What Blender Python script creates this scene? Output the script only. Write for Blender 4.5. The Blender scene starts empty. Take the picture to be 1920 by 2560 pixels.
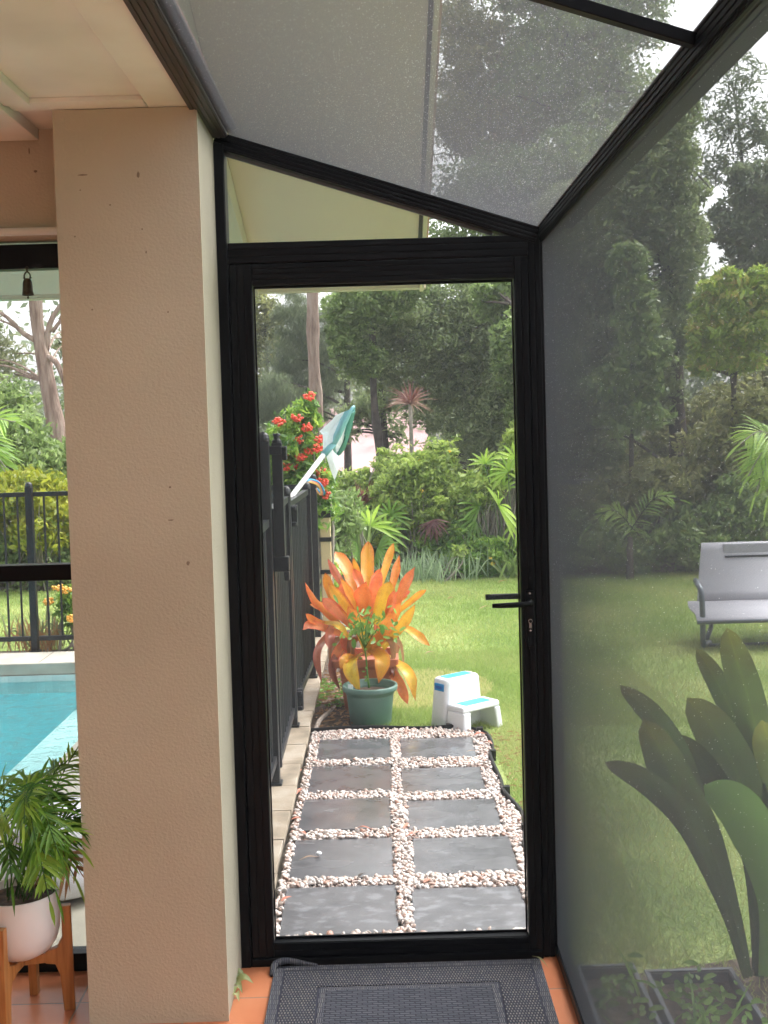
import bpy, bmesh, math, random
import numpy as np
from mathutils import Vector, Matrix
R = math.radians
rng = np.random.default_rng(7)
random.seed(7)
SC = bpy.context.scene
COL = SC.collection

# ------------------------------------------------------------------ camera
CAM_H = 1.55
YAW, PITCH, ROLL = .0023, -.0463, -.0285
FPX, CX, CY = 2903.0, 960.0, 1190.5            # focal length and principal point, in 1920x2560 pixels
fw = np.array([math.sin(YAW)*math.cos(PITCH), math.cos(YAW)*math.cos(PITCH), math.sin(PITCH)])
rt = np.cross(fw, [0, 0, 1]); rt /= np.linalg.norm(rt); up = np.cross(rt, fw)
rt2 = rt*math.cos(ROLL) + up*math.sin(ROLL); up2 = -rt*math.sin(ROLL) + up*math.cos(ROLL)
cd = bpy.data.cameras.new('camera'); cam = bpy.data.objects.new('camera', cd); COL.objects.link(cam)
cam.matrix_world = Matrix(((rt2[0], up2[0], -fw[0], 0), (rt2[1], up2[1], -fw[1], 0), (rt2[2], up2[2], -fw[2], CAM_H), (0, 0, 0, 1)))
cd.sensor_fit = 'AUTO'; cd.sensor_width = 36
cd.lens = FPX/2560*36
cd.shift_x = 0; cd.shift_y = -(1280-CY)/2560
cd.clip_start = .05; cd.clip_end = 500
SC.camera = cam

def P(px, py, X=None, Y=None, Z=None):
    """point of the world that the photograph shows at a pixel, given one of its coordinates"""
    d = rt2*(px-CX)/FPX - up2*(py-CY)/FPX + fw
    k = (Z-CAM_H)/d[2] if Z is not None else (Y/d[1] if Y is not None else X/d[0])
    p = d*k; return (float(p[0]), float(p[1]), float(p[2]+CAM_H))

# ------------------------------------------------------------------ world, sun, exposure
SUN_EL, SUN_AZ = R(58), R(55)       # azimuth from +Y towards +X
W = bpy.data.worlds.new('World'); SC.world = W; W.use_nodes = True
nt = W.node_tree; bg = nt.nodes['Background']
sky = nt.nodes.new('ShaderNodeTexSky'); sky.sky_type = 'NISHITA'; sky.sun_disc = False
sky.sun_elevation = SUN_EL; sky.sun_rotation = SUN_AZ; sky.air_density = 1.0; sky.dust_density = 4.0; sky.ozone_density = 1.0
hs = nt.nodes.new('ShaderNodeHueSaturation'); hs.inputs['Saturation'].default_value = .14; hs.inputs['Value'].default_value = 1.0
nt.links.new(sky.outputs[0], hs.inputs['Color']); nt.links.new(hs.outputs[0], bg.inputs['Color'])
bg.inputs['Strength'].default_value = .15
sd = bpy.data.lights.new('sun', 'SUN'); sd.energy = .8; sd.angle = R(50); sd.color = (1, .96, .9)
so = bpy.data.objects.new('sun', sd); COL.objects.link(so)
sv = Vector((math.sin(SUN_AZ)*math.cos(SUN_EL), math.cos(SUN_AZ)*math.cos(SUN_EL), math.sin(SUN_EL)))
so.rotation_euler = sv.to_track_quat('Z', 'Y').to_euler()
SC.view_settings.view_transform = 'Standard'; SC.view_settings.look = 'None'
SC.view_settings.exposure = 2.15; SC.view_settings.gamma = 1
SC.render.engine = 'CYCLES'
SC.cycles.max_bounces = 8; SC.cycles.diffuse_bounces = 4; SC.cycles.transparent_max_bounces = 12

# ------------------------------------------------------------------ materials
def srgb(r, g, b):
    f = lambda c: (c/12.92 if c <= .04045 else ((c+.055)/1.055)**2.4)
    return (f(r/255), f(g/255), f(b/255), 1)
MATS = {}
def mat(name, c1, c2=None, rough=.6, scale=8, detail=5, bump=0, bscale=60, metal=0, spec=.5, c3=None, stretch=None, lo=.35, hi=.65, coat=0, rough2=None):
    """principled material: noise between two or three colours, optional bump"""
    m = bpy.data.materials.new(name); m.use_nodes = True; n = m.node_tree; N = n.nodes; L = n.links
    b = N['Principled BSDF']; b.inputs['Roughness'].default_value = rough; b.inputs['Metallic'].default_value = metal
    b.inputs['Specular IOR Level'].default_value = spec; b.inputs['Coat Weight'].default_value = coat
    tc = N.new('ShaderNodeTexCoord'); mp = N.new('ShaderNodeMapping'); L.new(tc.outputs['Object'], mp.inputs[0])
    if stretch: mp.inputs['Scale'].default_value = stretch
    if c2:
        no = N.new('ShaderNodeTexNoise'); no.inputs['Scale'].default_value = scale; no.inputs['Detail'].default_value = detail; L.new(mp.outputs[0], no.inputs['Vector'])
        cr = N.new('ShaderNodeValToRGB'); L.new(no.outputs[0], cr.inputs[0]); e = cr.color_ramp.elements
        e[0].position = lo; e[0].color = c1; e[1].position = hi; e[1].color = c2
        if c3: x = e.new((lo+hi)/2); x.color = c3
        L.new(cr.outputs[0], b.inputs['Base Color'])
        if rough2 is not None:
            mr = N.new('ShaderNodeMapRange'); mr.inputs[1].default_value = lo; mr.inputs[2].default_value = hi; mr.inputs[3].default_value = rough; mr.inputs[4].default_value = rough2
            L.new(no.outputs[0], mr.inputs[0]); L.new(mr.outputs[0], b.inputs['Roughness'])
    else: b.inputs['Base Color'].default_value = c1
    if bump:
        nb = N.new('ShaderNodeTexNoise'); nb.inputs['Scale'].default_value = bscale; nb.inputs['Detail'].default_value = 4; L.new(mp.outputs[0], nb.inputs['Vector'])
        bp = N.new('ShaderNodeBump'); bp.inputs['Strength'].default_value = 1; bp.inputs['Distance'].default_value = bump; L.new(nb.outputs[0], bp.inputs['Height']); L.new(bp.outputs[0], b.inputs['Normal'])
    MATS[name] = m; return m

def leafmat(name, stops, rough=.36, transl=.48, attr='v', spec=.55, tattr=None, tstops=None, estops=None, streak=0):
    """leaf colour from a per-leaf value; straps also mix a colour along their length"""
    m = bpy.data.materials.new(name); m.use_nodes = True; n = m.node_tree; N = n.nodes; L = n.links
    b = N['Principled BSDF']; b.inputs['Roughness'].default_value = rough; b.inputs['Specular IOR Level'].default_value = spec
    def ramp(a, st):
        at = N.new('ShaderNodeAttribute'); at.attribute_name = a
        cr = N.new('ShaderNodeValToRGB'); e = cr.color_ramp.elements
        e[0].position = st[0][0]; e[0].color = st[0][1]; e[1].position = st[-1][0]; e[1].color = st[-1][1]
        for s in st[1:-1]: x = e.new(s[0]); x.color = s[1]
        L.new(at.outputs['Fac'], cr.inputs[0]); return cr
    c = ramp(attr, stops).outputs[0]
    if tattr:
        c2 = ramp(tattr, tstops); at = N.new('ShaderNodeMix'); at.data_type = 'RGBA'; at.blend_type = 'MULTIPLY'; at.inputs[0].default_value = 1
        L.new(c, at.inputs[6]); L.new(c2.outputs[0], at.inputs[7]); c = at.outputs[2]
    def mul(c, d):
        x = N.new('ShaderNodeMix'); x.data_type = 'RGBA'; x.blend_type = 'MULTIPLY'; x.inputs[0].default_value = 1; L.new(c, x.inputs[6]); L.new(d, x.inputs[7]); return x.outputs[2]
    if estops: c = mul(c, ramp('e', estops).outputs[0])
    if streak:
        tc = N.new('ShaderNodeTexCoord'); no = N.new('ShaderNodeTexNoise'); no.inputs['Scale'].default_value = streak; no.inputs['Detail'].default_value = 8; no.inputs['Roughness'].default_value = .7; L.new(tc.outputs['Object'], no.inputs[0])
        cr = N.new('ShaderNodeValToRGB'); e = cr.color_ramp.elements; e[0].position = .38; e[0].color = (.8, .68, .6, 1); e[1].position = .52; e[1].color = (1, 1, 1, 1); L.new(no.outputs[0], cr.inputs[0]); c = mul(c, cr.outputs[0])
    L.new(c, b.inputs['Base Color'])
    tr = N.new('ShaderNodeBsdfTranslucent'); L.new(c, tr.inputs[0]); mx = N.new('ShaderNodeMixShader'); mx.inputs[0].default_value = transl
    L.new(b.outputs[0], mx.inputs[1]); L.new(tr.outputs[0], mx.inputs[2]); L.new(mx.outputs[0], N['Material Output'].inputs[0])
    MATS[name] = m; return m

M = MATS
mat('black_alu', (.003, .0038, .0058, 1), rough=.34, spec=.12)
mat('brown_alu', (.026, .017, .014, 1), rough=.4, spec=.5)
mat('fence_black', (.008, .0095, .012, 1), (.018, .021, .026, 1), rough=.4, scale=40, bump=.0006, bscale=160)
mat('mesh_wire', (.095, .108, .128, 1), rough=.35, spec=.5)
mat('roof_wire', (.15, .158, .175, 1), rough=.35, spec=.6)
mat('droplet', (.8, .82, .85, 1), rough=.1, spec=.8)
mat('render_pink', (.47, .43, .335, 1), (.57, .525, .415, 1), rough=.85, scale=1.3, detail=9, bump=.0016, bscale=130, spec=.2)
mat('render_dimmed', (.315, .29, .225, 1), (.365, .335, .265, 1), rough=.85, scale=2.5, bump=.0014, bscale=130, spec=.2)  # column render again, darkened to offset the strong light on its side face
mat('ceiling_paint', (.66, .69, .65, 1), (.88, .92, .90, 1), rough=.75, scale=1.7, detail=7, spec=.2)
mat('stain', (.25, .2, .15, 1), rough=.9)
mat('soffit', (.57, .47, .385, 1), (.61, .51, .42, 1), rough=.6, scale=1.5)
mat('gutter_paint', (.60, .55, .42, 1), (.52, .46, .34, 1), rough=.45, scale=4)
mat('gap_shade', (.03, .022, .018, 1), rough=.6)
mat('soil', (.05, .032, .022, 1), (.13, .09, .06, 1), rough=.95, scale=30, bump=.012, bscale=60)
mat('pot_white', (.80, .78, .79, 1), (.74, .72, .73, 1), rough=.38, scale=6, spec=.4)
mat('wood', (.34, .13, .035, 1), (.52, .24, .08, 1), rough=.4, scale=9, stretch=(7, 7, .6), spec=.4, bump=.0003, bscale=50)
mat('float_white', (.78, .80, .84, 1), rough=.3)
mat('blue_plastic', (.03, .12, .45, 1), rough=.35)
mat('bronze', (.055, .045, .03, 1), (.11, .095, .06, 1), rough=.55, metal=.7, scale=60)
mat('white_plastic', (.78, .80, .84, 1), rough=.32, spec=.5)
mat('blue_grip', (.02, .33, .48, 1), (.06, .5, .6, 1), rough=.5, scale=14)
mat('blue_handle', (.01, .26, .60, 1), rough=.35)
mat('pot_green', (.095, .185, .155, 1), (.115, .215, .18, 1), rough=.42, scale=12)
mat('terracotta_pot', (.40, .13, .07, 1), (.48, .18, .10, 1), rough=.6, scale=10)
mat('bark_gum', (.20, .13, .10, 1), (.42, .33, .27, 1), rough=.9, scale=5, stretch=(3, 3, .5), bump=.03, bscale=9, c3=(.33, .24, .19, 1))
mat('bark_dark', (.045, .035, .03, 1), (.12, .10, .085, 1), rough=.95, scale=8, bump=.01, bscale=30)
mat('bark_grey', (.20, .18, .15, 1), (.32, .29, .25, 1), rough=.9, scale=20)
mat('pink_wall', (.46, .28, .28, 1), (.54, .35, .345, 1), rough=.8, scale=1)
mat('roof_tile', (.30, .16, .12, 1), (.4, .25, .2, 1), rough=.8, scale=3)
mat('net_cloth', (.90, .92, .94, 1), rough=.7)
mat('teal_plastic', (.22, .52, .60, 1), rough=.35)
mat('teal_dark', (.07, .30, .27, 1), rough=.5)
mat('pole_white', (.72, .74, .74, 1), rough=.35)
mat('noodle_blue', (.03, .3, .55, 1), rough=.6); mat('noodle_pink', (.75, .25, .22, 1), rough=.6); mat('noodle_yellow', (.85, .5, .18, 1), rough=.6)
mat('sling', (.40, .40, .44, 1), (.50, .50, .54, 1), rough=.6, scale=300)
mat('chair_frame', (.12, .14, .16, 1), rough=.3, metal=.3)
mat('headrest', (.36, .36, .40, 1), rough=.6)
mat('tray_grey', (.10, .11, .13, 1), rough=.4); mat('tray_rim', (.13, .145, .17, 1), rough=.35)
mat('plastic_edging', (.008, .008, .009, 1), rough=.35)
mat('chrome', (.6, .6, .6, 1), rough=.25, metal=1)
mat('dark_red', (.20, .02, .02, 1), rough=.5)
mat('dead_leaf', (.42, .14, .09, 1), (.55, .24, .16, 1), rough=.6, scale=20)
mat('dead_leaf_tan', (.45, .28, .16, 1), rough=.6)
mat('flower_red', (.78, .065, .04, 1), (.85, .13, .07, 1), rough=.5, scale=60)
mat('flower_yellow', (.85, .42, .05, 1), (.9, .55, .12, 1), rough=.5, scale=60)
mat('flower_bright', (.85, .55, .02, 1), rough=.5)
mat('cream_brick', (.62, .5, .30, 1), rough=.8)
mat('pool_paint', (.30, .80, .86, 1), (.40, .87, .90, 1), rough=.6, scale=3)
mat('pool_ledge', (.86, .90, .86, 1), rough=.6)
mat('wood_branch', (.28, .22, .18, 1), (.42, .36, .31, 1), rough=.9, scale=25)
mat('coping_stone', (.19, .155, .11, 1), (.36, .31, .245, 1), rough=.7, scale=7, detail=10, bump=.002, bscale=60, c3=(.29, .235, .17, 1))
mat('pool_coping', (.40, .38, .32, 1), (.52, .50, .43, 1), rough=.7, scale=5, detail=8)
mat('concrete', (.38, .36, .29, 1), (.47, .45, .37, 1), rough=.8, scale=6, bump=.001, bscale=100)
mat('joint', (.20, .17, .13, 1), rough=.9)
mat('side_stone', (.12, .10, .075, 1), (.25, .22, .16, 1), rough=.9, scale=10)
mat('rubber', (.018, .02, .026, 1), rough=.55)
mat('weave_thread', (.14, .135, .125, 1), (.20, .195, .18, 1), rough=.85, scale=200)
# wet slate pavers: dark with pale watermarks, gloss that varies
def slate(name, seed, dry):
    m = mat(name, (.085, .085, .090, 1), (.125, .125, .132, 1), rough=.15, scale=9, bump=.0003, bscale=60, spec=.7)
    N = m.node_tree.nodes; L = m.node_tree.links; b = N['Principled BSDF']
    tc = N.new('ShaderNodeTexCoord'); mp = N.new('ShaderNodeMapping'); mp.inputs['Location'].default_value = (seed*3.1, seed*1.7, 0); L.new(tc.outputs['Object'], mp.inputs[0]); mp.inputs['Scale'].default_value = (1, 1.5, 1)
    n1 = N.new('ShaderNodeTexNoise'); n1.inputs['Scale'].default_value = 17; n1.inputs['Detail'].default_value = 9; L.new(mp.outputs[0], n1.inputs[0])
    cr = N.new('ShaderNodeValToRGB'); cr.color_ramp.elements[0].position = .57-.05*dry; cr.color_ramp.elements[1].position = .70-.05*dry; L.new(n1.outputs[0], cr.inputs[0])
    old = b.inputs['Base Color'].links[0].from_socket
    mx = N.new('ShaderNodeMix'); mx.data_type = 'RGBA'; L.new(old, mx.inputs[6]); mx.inputs[7].default_value = (.27, .28, .30, 1)
    mu = N.new('ShaderNodeMath'); mu.operation = 'MULTIPLY'; mu.inputs[1].default_value = .42*dry; L.new(cr.outputs[0], mu.inputs[0]); L.new(mu.outputs[0], mx.inputs[0]); L.new(mx.outputs[2], b.inputs['Base Color'])
    n2 = N.new('ShaderNodeTexNoise'); n2.inputs['Scale'].default_value = 5; L.new(mp.outputs[0], n2.inputs[0])
    mr = N.new('ShaderNodeMapRange'); mr.inputs[1].default_value = .35; mr.inputs[2].default_value = .65; mr.inputs[3].default_value = .08+.2*dry; mr.inputs[4].default_value = .24+.25*dry; L.new(n2.outputs[0], mr.inputs[0]); L.new(mr.outputs[0], b.inputs['Roughness'])
    return m
def dropmat():  # clear water coloured white to imitate sky refracted in the drops
    m = bpy.data.materials.new('droplet'); m.use_nodes = True; N = m.node_tree.nodes; L = m.node_tree.links; b = N['Principled BSDF']; b.inputs['Base Color'].default_value = (.85, .87, .9, 1); b.inputs['Roughness'].default_value = .1
    t = N.new('ShaderNodeBsdfTranslucent'); t.inputs[0].default_value = (.9, .92, .95, 1); x = N.new('ShaderNodeMixShader'); x.inputs[0].default_value = .6; L.new(b.outputs[0], x.inputs[1]); L.new(t.outputs[0], x.inputs[2]); L.new(x.outputs[0], N['Material Output'].inputs[0]); MATS['droplet'] = m
dropmat()
def veil_wire():  # bluish translucent wires imitate a skylit veil over the view
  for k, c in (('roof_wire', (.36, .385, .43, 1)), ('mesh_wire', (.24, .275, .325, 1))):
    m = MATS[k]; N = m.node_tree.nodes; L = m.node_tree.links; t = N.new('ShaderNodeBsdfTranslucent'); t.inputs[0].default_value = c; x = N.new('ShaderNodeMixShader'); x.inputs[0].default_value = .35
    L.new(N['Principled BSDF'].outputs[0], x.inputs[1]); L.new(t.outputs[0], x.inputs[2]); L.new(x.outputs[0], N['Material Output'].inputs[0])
veil_wire()
# tiles: brick texture without offset
def tilemat(name, c1, c2, joint, size, off=(0, 0, 0), rough=.35, jw=.006, bump=.0015):
    m = bpy.data.materials.new(name); m.use_nodes = True; N = m.node_tree.nodes; L = m.node_tree.links; b = N['Principled BSDF']; b.inputs['Roughness'].default_value = rough
    tc = N.new('ShaderNodeTexCoord'); mp = N.new('ShaderNodeMapping'); mp.inputs['Location'].default_value = off; L.new(tc.outputs['Object'], mp.inputs[0])
    br = N.new('ShaderNodeTexBrick'); br.offset = 0; br.inputs['Scale'].default_value = 1; br.inputs['Brick Width'].default_value = size; br.inputs['Row Height'].default_value = size
    br.inputs['Mortar Size'].default_value = jw/2; br.inputs['Mortar Smooth'].default_value = .3; br.inputs['Bias'].default_value = 0
    br.inputs['Color1'].default_value = (1, 1, 1, 1); br.inputs['Color2'].default_value = (.72, .74, .78, 1); br.inputs['Mortar'].default_value = (0, 0, 0, 1); L.new(mp.outputs[0], br.inputs[0])
    no = N.new('ShaderNodeTexNoise'); no.inputs['Scale'].default_value = 5; no.inputs['Detail'].default_value = 8; L.new(tc.outputs['Object'], no.inputs[0])
    cr = N.new('ShaderNodeValToRGB'); e = cr.color_ramp.elements; e[0].position = .3; e[0].color = c1; e[1].position = .7; e[1].color = c2; L.new(no.outputs[0], cr.inputs[0])
    mu = N.new('ShaderNodeMix'); mu.data_type = 'RGBA'; mu.blend_type = 'MULTIPLY'; mu.inputs[0].default_value = .6; L.new(cr.outputs[0], mu.inputs[6]); L.new(br.outputs[0], mu.inputs[7])
    mx = N.new('ShaderNodeMix'); mx.data_type = 'RGBA'; L.new(br.outputs['Fac'], mx.inputs[0]); L.new(mu.outputs[2], mx.inputs[6]); mx.inputs[7].default_value = joint; L.new(mx.outputs[2], b.inputs['Base Color'])
    bp = N.new('ShaderNodeBump'); bp.invert = True; bp.inputs['Distance'].default_value = bump; L.new(br.outputs['Fac'], bp.inputs['Height']); L.new(bp.outputs[0], b.inputs['Normal'])
    MATS[name] = m; return m
tilemat('floor_tile', (.52, .17, .075, 1), (.64, .25, .125, 1), (.30, .20, .15, 1), .30, off=(-.04, -3.086+.30*11, 0))
tilemat('waterline', (.62, .72, .70, 1), (.68, .78, .75, 1), (.55, .64, .62, 1), .05, jw=.003)
def hazemat():
    m = bpy.data.materials.new('haze_air'); m.use_nodes = True; N = m.node_tree.nodes; N.remove(N['Principled BSDF']); v = N.new('ShaderNodeVolumePrincipled'); v.inputs['Color'].default_value = (.93, .96, 1, 1); v.inputs['Density'].default_value = .0019; v.inputs['Anisotropy'].default_value = .3
    m.node_tree.links.new(v.outputs[0], N['Material Output'].inputs['Volume']); MATS['haze_air'] = m
hazemat()
# water: clear, faintly tinted, mirror by fresnel, rippled
def watermat():
    m = bpy.data.materials.new('water'); m.use_nodes = True; N = m.node_tree.nodes; L = m.node_tree.links; N.remove(N['Principled BSDF'])
    t = N.new('ShaderNodeBsdfTransparent'); t.inputs[0].default_value = (.74, .96, .98, 1); g = N.new('ShaderNodeBsdfGlossy'); g.inputs['Roughness'].default_value = .05
    f = N.new('ShaderNodeFresnel'); f.inputs[0].default_value = 1.33; x = N.new('ShaderNodeMixShader'); L.new(f.outputs[0], x.inputs[0]); L.new(t.outputs[0], x.inputs[1]); L.new(g.outputs[0], x.inputs[2]); L.new(x.outputs[0], N['Material Output'].inputs[0])
    n = N.new('ShaderNodeTexNoise'); n.inputs['Scale'].default_value = 9; n.inputs['Detail'].default_value = 6; n.inputs['Distortion'].default_value = 1.2; tc = N.new('ShaderNodeTexCoord'); L.new(tc.outputs['Object'], n.inputs[0])
    b = N.new('ShaderNodeBump'); b.inputs['Distance'].default_value = .10; L.new(n.outputs[0], b.inputs['Height']); L.new(b.outputs[0], g.inputs['Normal']); L.new(b.outputs[0], f.inputs['Normal'])
    MATS['water'] = m
watermat()
# lawn sheet
mat('lawn', (.16, .24, .06, 1), (.37, .43, .16, 1), rough=.8, scale=1.6, detail=12, bump=.02, bscale=70, c3=(.26, .35, .10, 1), spec=.2)
mat('ground_soil', (.04, .032, .022, 1), (.09, .075, .05, 1), rough=.9, scale=6, bump=.02, bscale=30)
G = lambda r, g, b: (r, g, b, 1)
leafmat('leaf_deep', [(0, G(.14, .19, .09)), (.5, G(.31, .39, .17)), (1, G(.50, .58, .29))])
leafmat('leaf_mid', [(0, G(.12, .19, .06)), (.5, G(.26, .37, .12)), (1, G(.44, .56, .21))])
leafmat('leaf_olive', [(0, G(0.136, 0.155, 0.057)), (.5, G(0.290, 0.320, 0.116)), (1, G(0.524, 0.524, 0.214))])
leafmat('leaf_sheoak', [(0, G(0.115, 0.150, 0.092)), (.5, G(0.219, 0.275, 0.150)), (1, G(0.367, 0.436, 0.230))], rough=.6)
leafmat('leaf_gum', [(0, G(0.146, 0.179, 0.090)), (.5, G(0.293, 0.325, 0.163)), (1, G(0.488, 0.520, 0.276))])
leafmat('leaf_lime', [(0, G(.10, .16, .04)), (.45, G(.34, .47, .11)), (1, G(.68, .78, .22))])
leafmat('leaf_yellow', [(0, G(0.122, 0.204, 0.020)), (.5, G(0.367, 0.408, 0.041)), (1, G(0.632, 0.592, 0.082))])
leafmat('leaf_russet', [(0, G(.22, .34, .05)), (.6, G(.46, .60, .11)), (1, G(.66, .46, .20))])
leafmat('leaf_ixora', [(0, G(0.051, 0.136, 0.025)), (.5, G(0.170, 0.323, 0.051)), (1, G(0.476, 0.646, 0.119))])
leafmat('fan_green', [(0, G(0.096, 0.208, 0.032)), (.5, G(0.240, 0.432, 0.064)), (1, G(0.544, 0.752, 0.128))])
leafmat('leaf_silver', [(0, G(0.200, 0.300, 0.163)), (1, G(0.525, 0.650, 0.425))])
leafmat('leaf_maroon', [(0, G(0.084, 0.022, 0.024)), (.5, G(0.180, 0.060, 0.054)), (1, G(0.408, 0.192, 0.144))])
leafmat('cordyline', [(0, G(.16, .06, .06)), (.5, G(.28, .13, .10)), (1, G(.42, .27, .20))])
leafmat('parlour_palm', [(0, G(0.051, 0.145, 0.017)), (.5, G(0.136, 0.306, 0.034)), (1, G(0.374, 0.578, 0.085))], rough=.35, spec=.5)
leafmat('dry_palm', [(0, G(.34, .18, .08)), (1, G(.52, .32, .17))])
leafmat('nest_leaf', [(0, G(.08, .125, .05)), (1, G(.15, .22, .06))], rough=.4, tattr='t', tstops=[(0, G(.7, .75, .6)), (.75, G(1, 1, 1)), (1, G(1.7, 1.2, .8))], estops=[(0, G(1.3, 1.3, 1.1)), (.12, G(1, 1, 1)), (1, G(.9, .9, .9))], streak=7)
leafmat('nest_bright', [(0, G(.13, .24, .06)), (1, G(.15, .27, .07))], rough=.4)
leafmat('bromeliad', [(0, G(.80, .56, .07)), (.3, G(.88, .44, .08)), (.55, G(.88, .30, .09)), (.8, G(.84, .30, .22)), (1, G(.34, .12, .09))], rough=.32, transl=.25, spec=.5,
        tattr='t', tstops=[(0, G(.8, .95, .7)), (.5, G(1, 1, 1)), (.9, G(1, .85, .85)), (1, G(.8, .45, .6))], estops=[(0, G(1, 1.05, .9)), (.5, G(1, 1.1, 1)), (1, G(1.05, .78, .85))], streak=9)
leafmat('grass_blade', [(0, G(.14, .25, .05)), (.5, G(.31, .43, .11)), (1, G(.60, .57, .27))], rough=.6)
leafmat('weed_leaf', [(0, G(0.120, 0.270, 0.045)), (1, G(0.330, 0.540, 0.120))])
leafmat('net_cloth', [(0, G(.86, .90, .92)), (1, G(.86, .90, .92))], rough=.7, transl=.5)
def pebblemat():
    m = leafmat('pebble', [(0, G(.40, .23, .17)), (.12, G(.50, .35, .29)), (.4, G(.56, .46, .41)), (.75, G(.60, .54, .505)), (1, G(.64, .60, .58))], rough=.4, transl=0)
pebblemat()

# ------------------------------------------------------------------ object helpers
def tag(o, label=None, cat=None, group=None, kind=None):
    if label: o['label'] = label
    if cat: o['category'] = cat
    if group: o['group'] = group
    if kind: o['kind'] = kind
    return o
def empty(name, loc=(0, 0, 0), label=None, cat=None, group=None):
    o = bpy.data.objects.new(name, None); o.location = loc; COL.objects.link(o); o.empty_display_size = .1
    return tag(o, label, cat, group)
def mesh_np(name, V, F, m, parent=None, attrs=None, smooth=False, origin=None):
    """V (n,3); F (k,3) or (k,4) array; world coordinates, object origin set"""
    V = np.asarray(V, dtype=np.float32); F = np.asarray(F, dtype=np.int32)
    par = np.array(parent.matrix_world.translation if parent and False else (0, 0, 0), dtype=np.float32)
    base = world_loc(parent)
    org = np.array(origin if origin is not None else base, dtype=np.float32)
    me = bpy.data.meshes.new(name); n, k, s = len(V), len(F), F.shape[1]
    me.vertices.add(n); me.vertices.foreach_set('co', (V-org).ravel())
    me.loops.add(k*s); me.loops.foreach_set('vertex_index', F.ravel())
    me.polygons.add(k); me.polygons.foreach_set('loop_start', np.arange(0, k*s, s, dtype=np.int32)); me.polygons.foreach_set('loop_total', np.full(k, s, dtype=np.int32))
    if smooth: me.polygons.foreach_set('use_smooth', np.ones(k, dtype=bool))
    me.update(calc_edges=True)
    for an, av in (attrs or {}).items():
        a = me.attributes.new(an, 'FLOAT', 'POINT'); a.data.foreach_set('value', np.asarray(av, dtype=np.float32))
    me.materials.append(MATS[m] if isinstance(m, str) else m)
    o = bpy.data.objects.new(name, me); COL.objects.link(o)
    if parent: o.parent = parent
    o.location = tuple(float(x) for x in (org-base))
    return o
def world_loc(o):
    v = np.zeros(3, dtype=np.float32)
    while o: v += np.array(o.location, dtype=np.float32); o = o.parent
    return v

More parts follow.
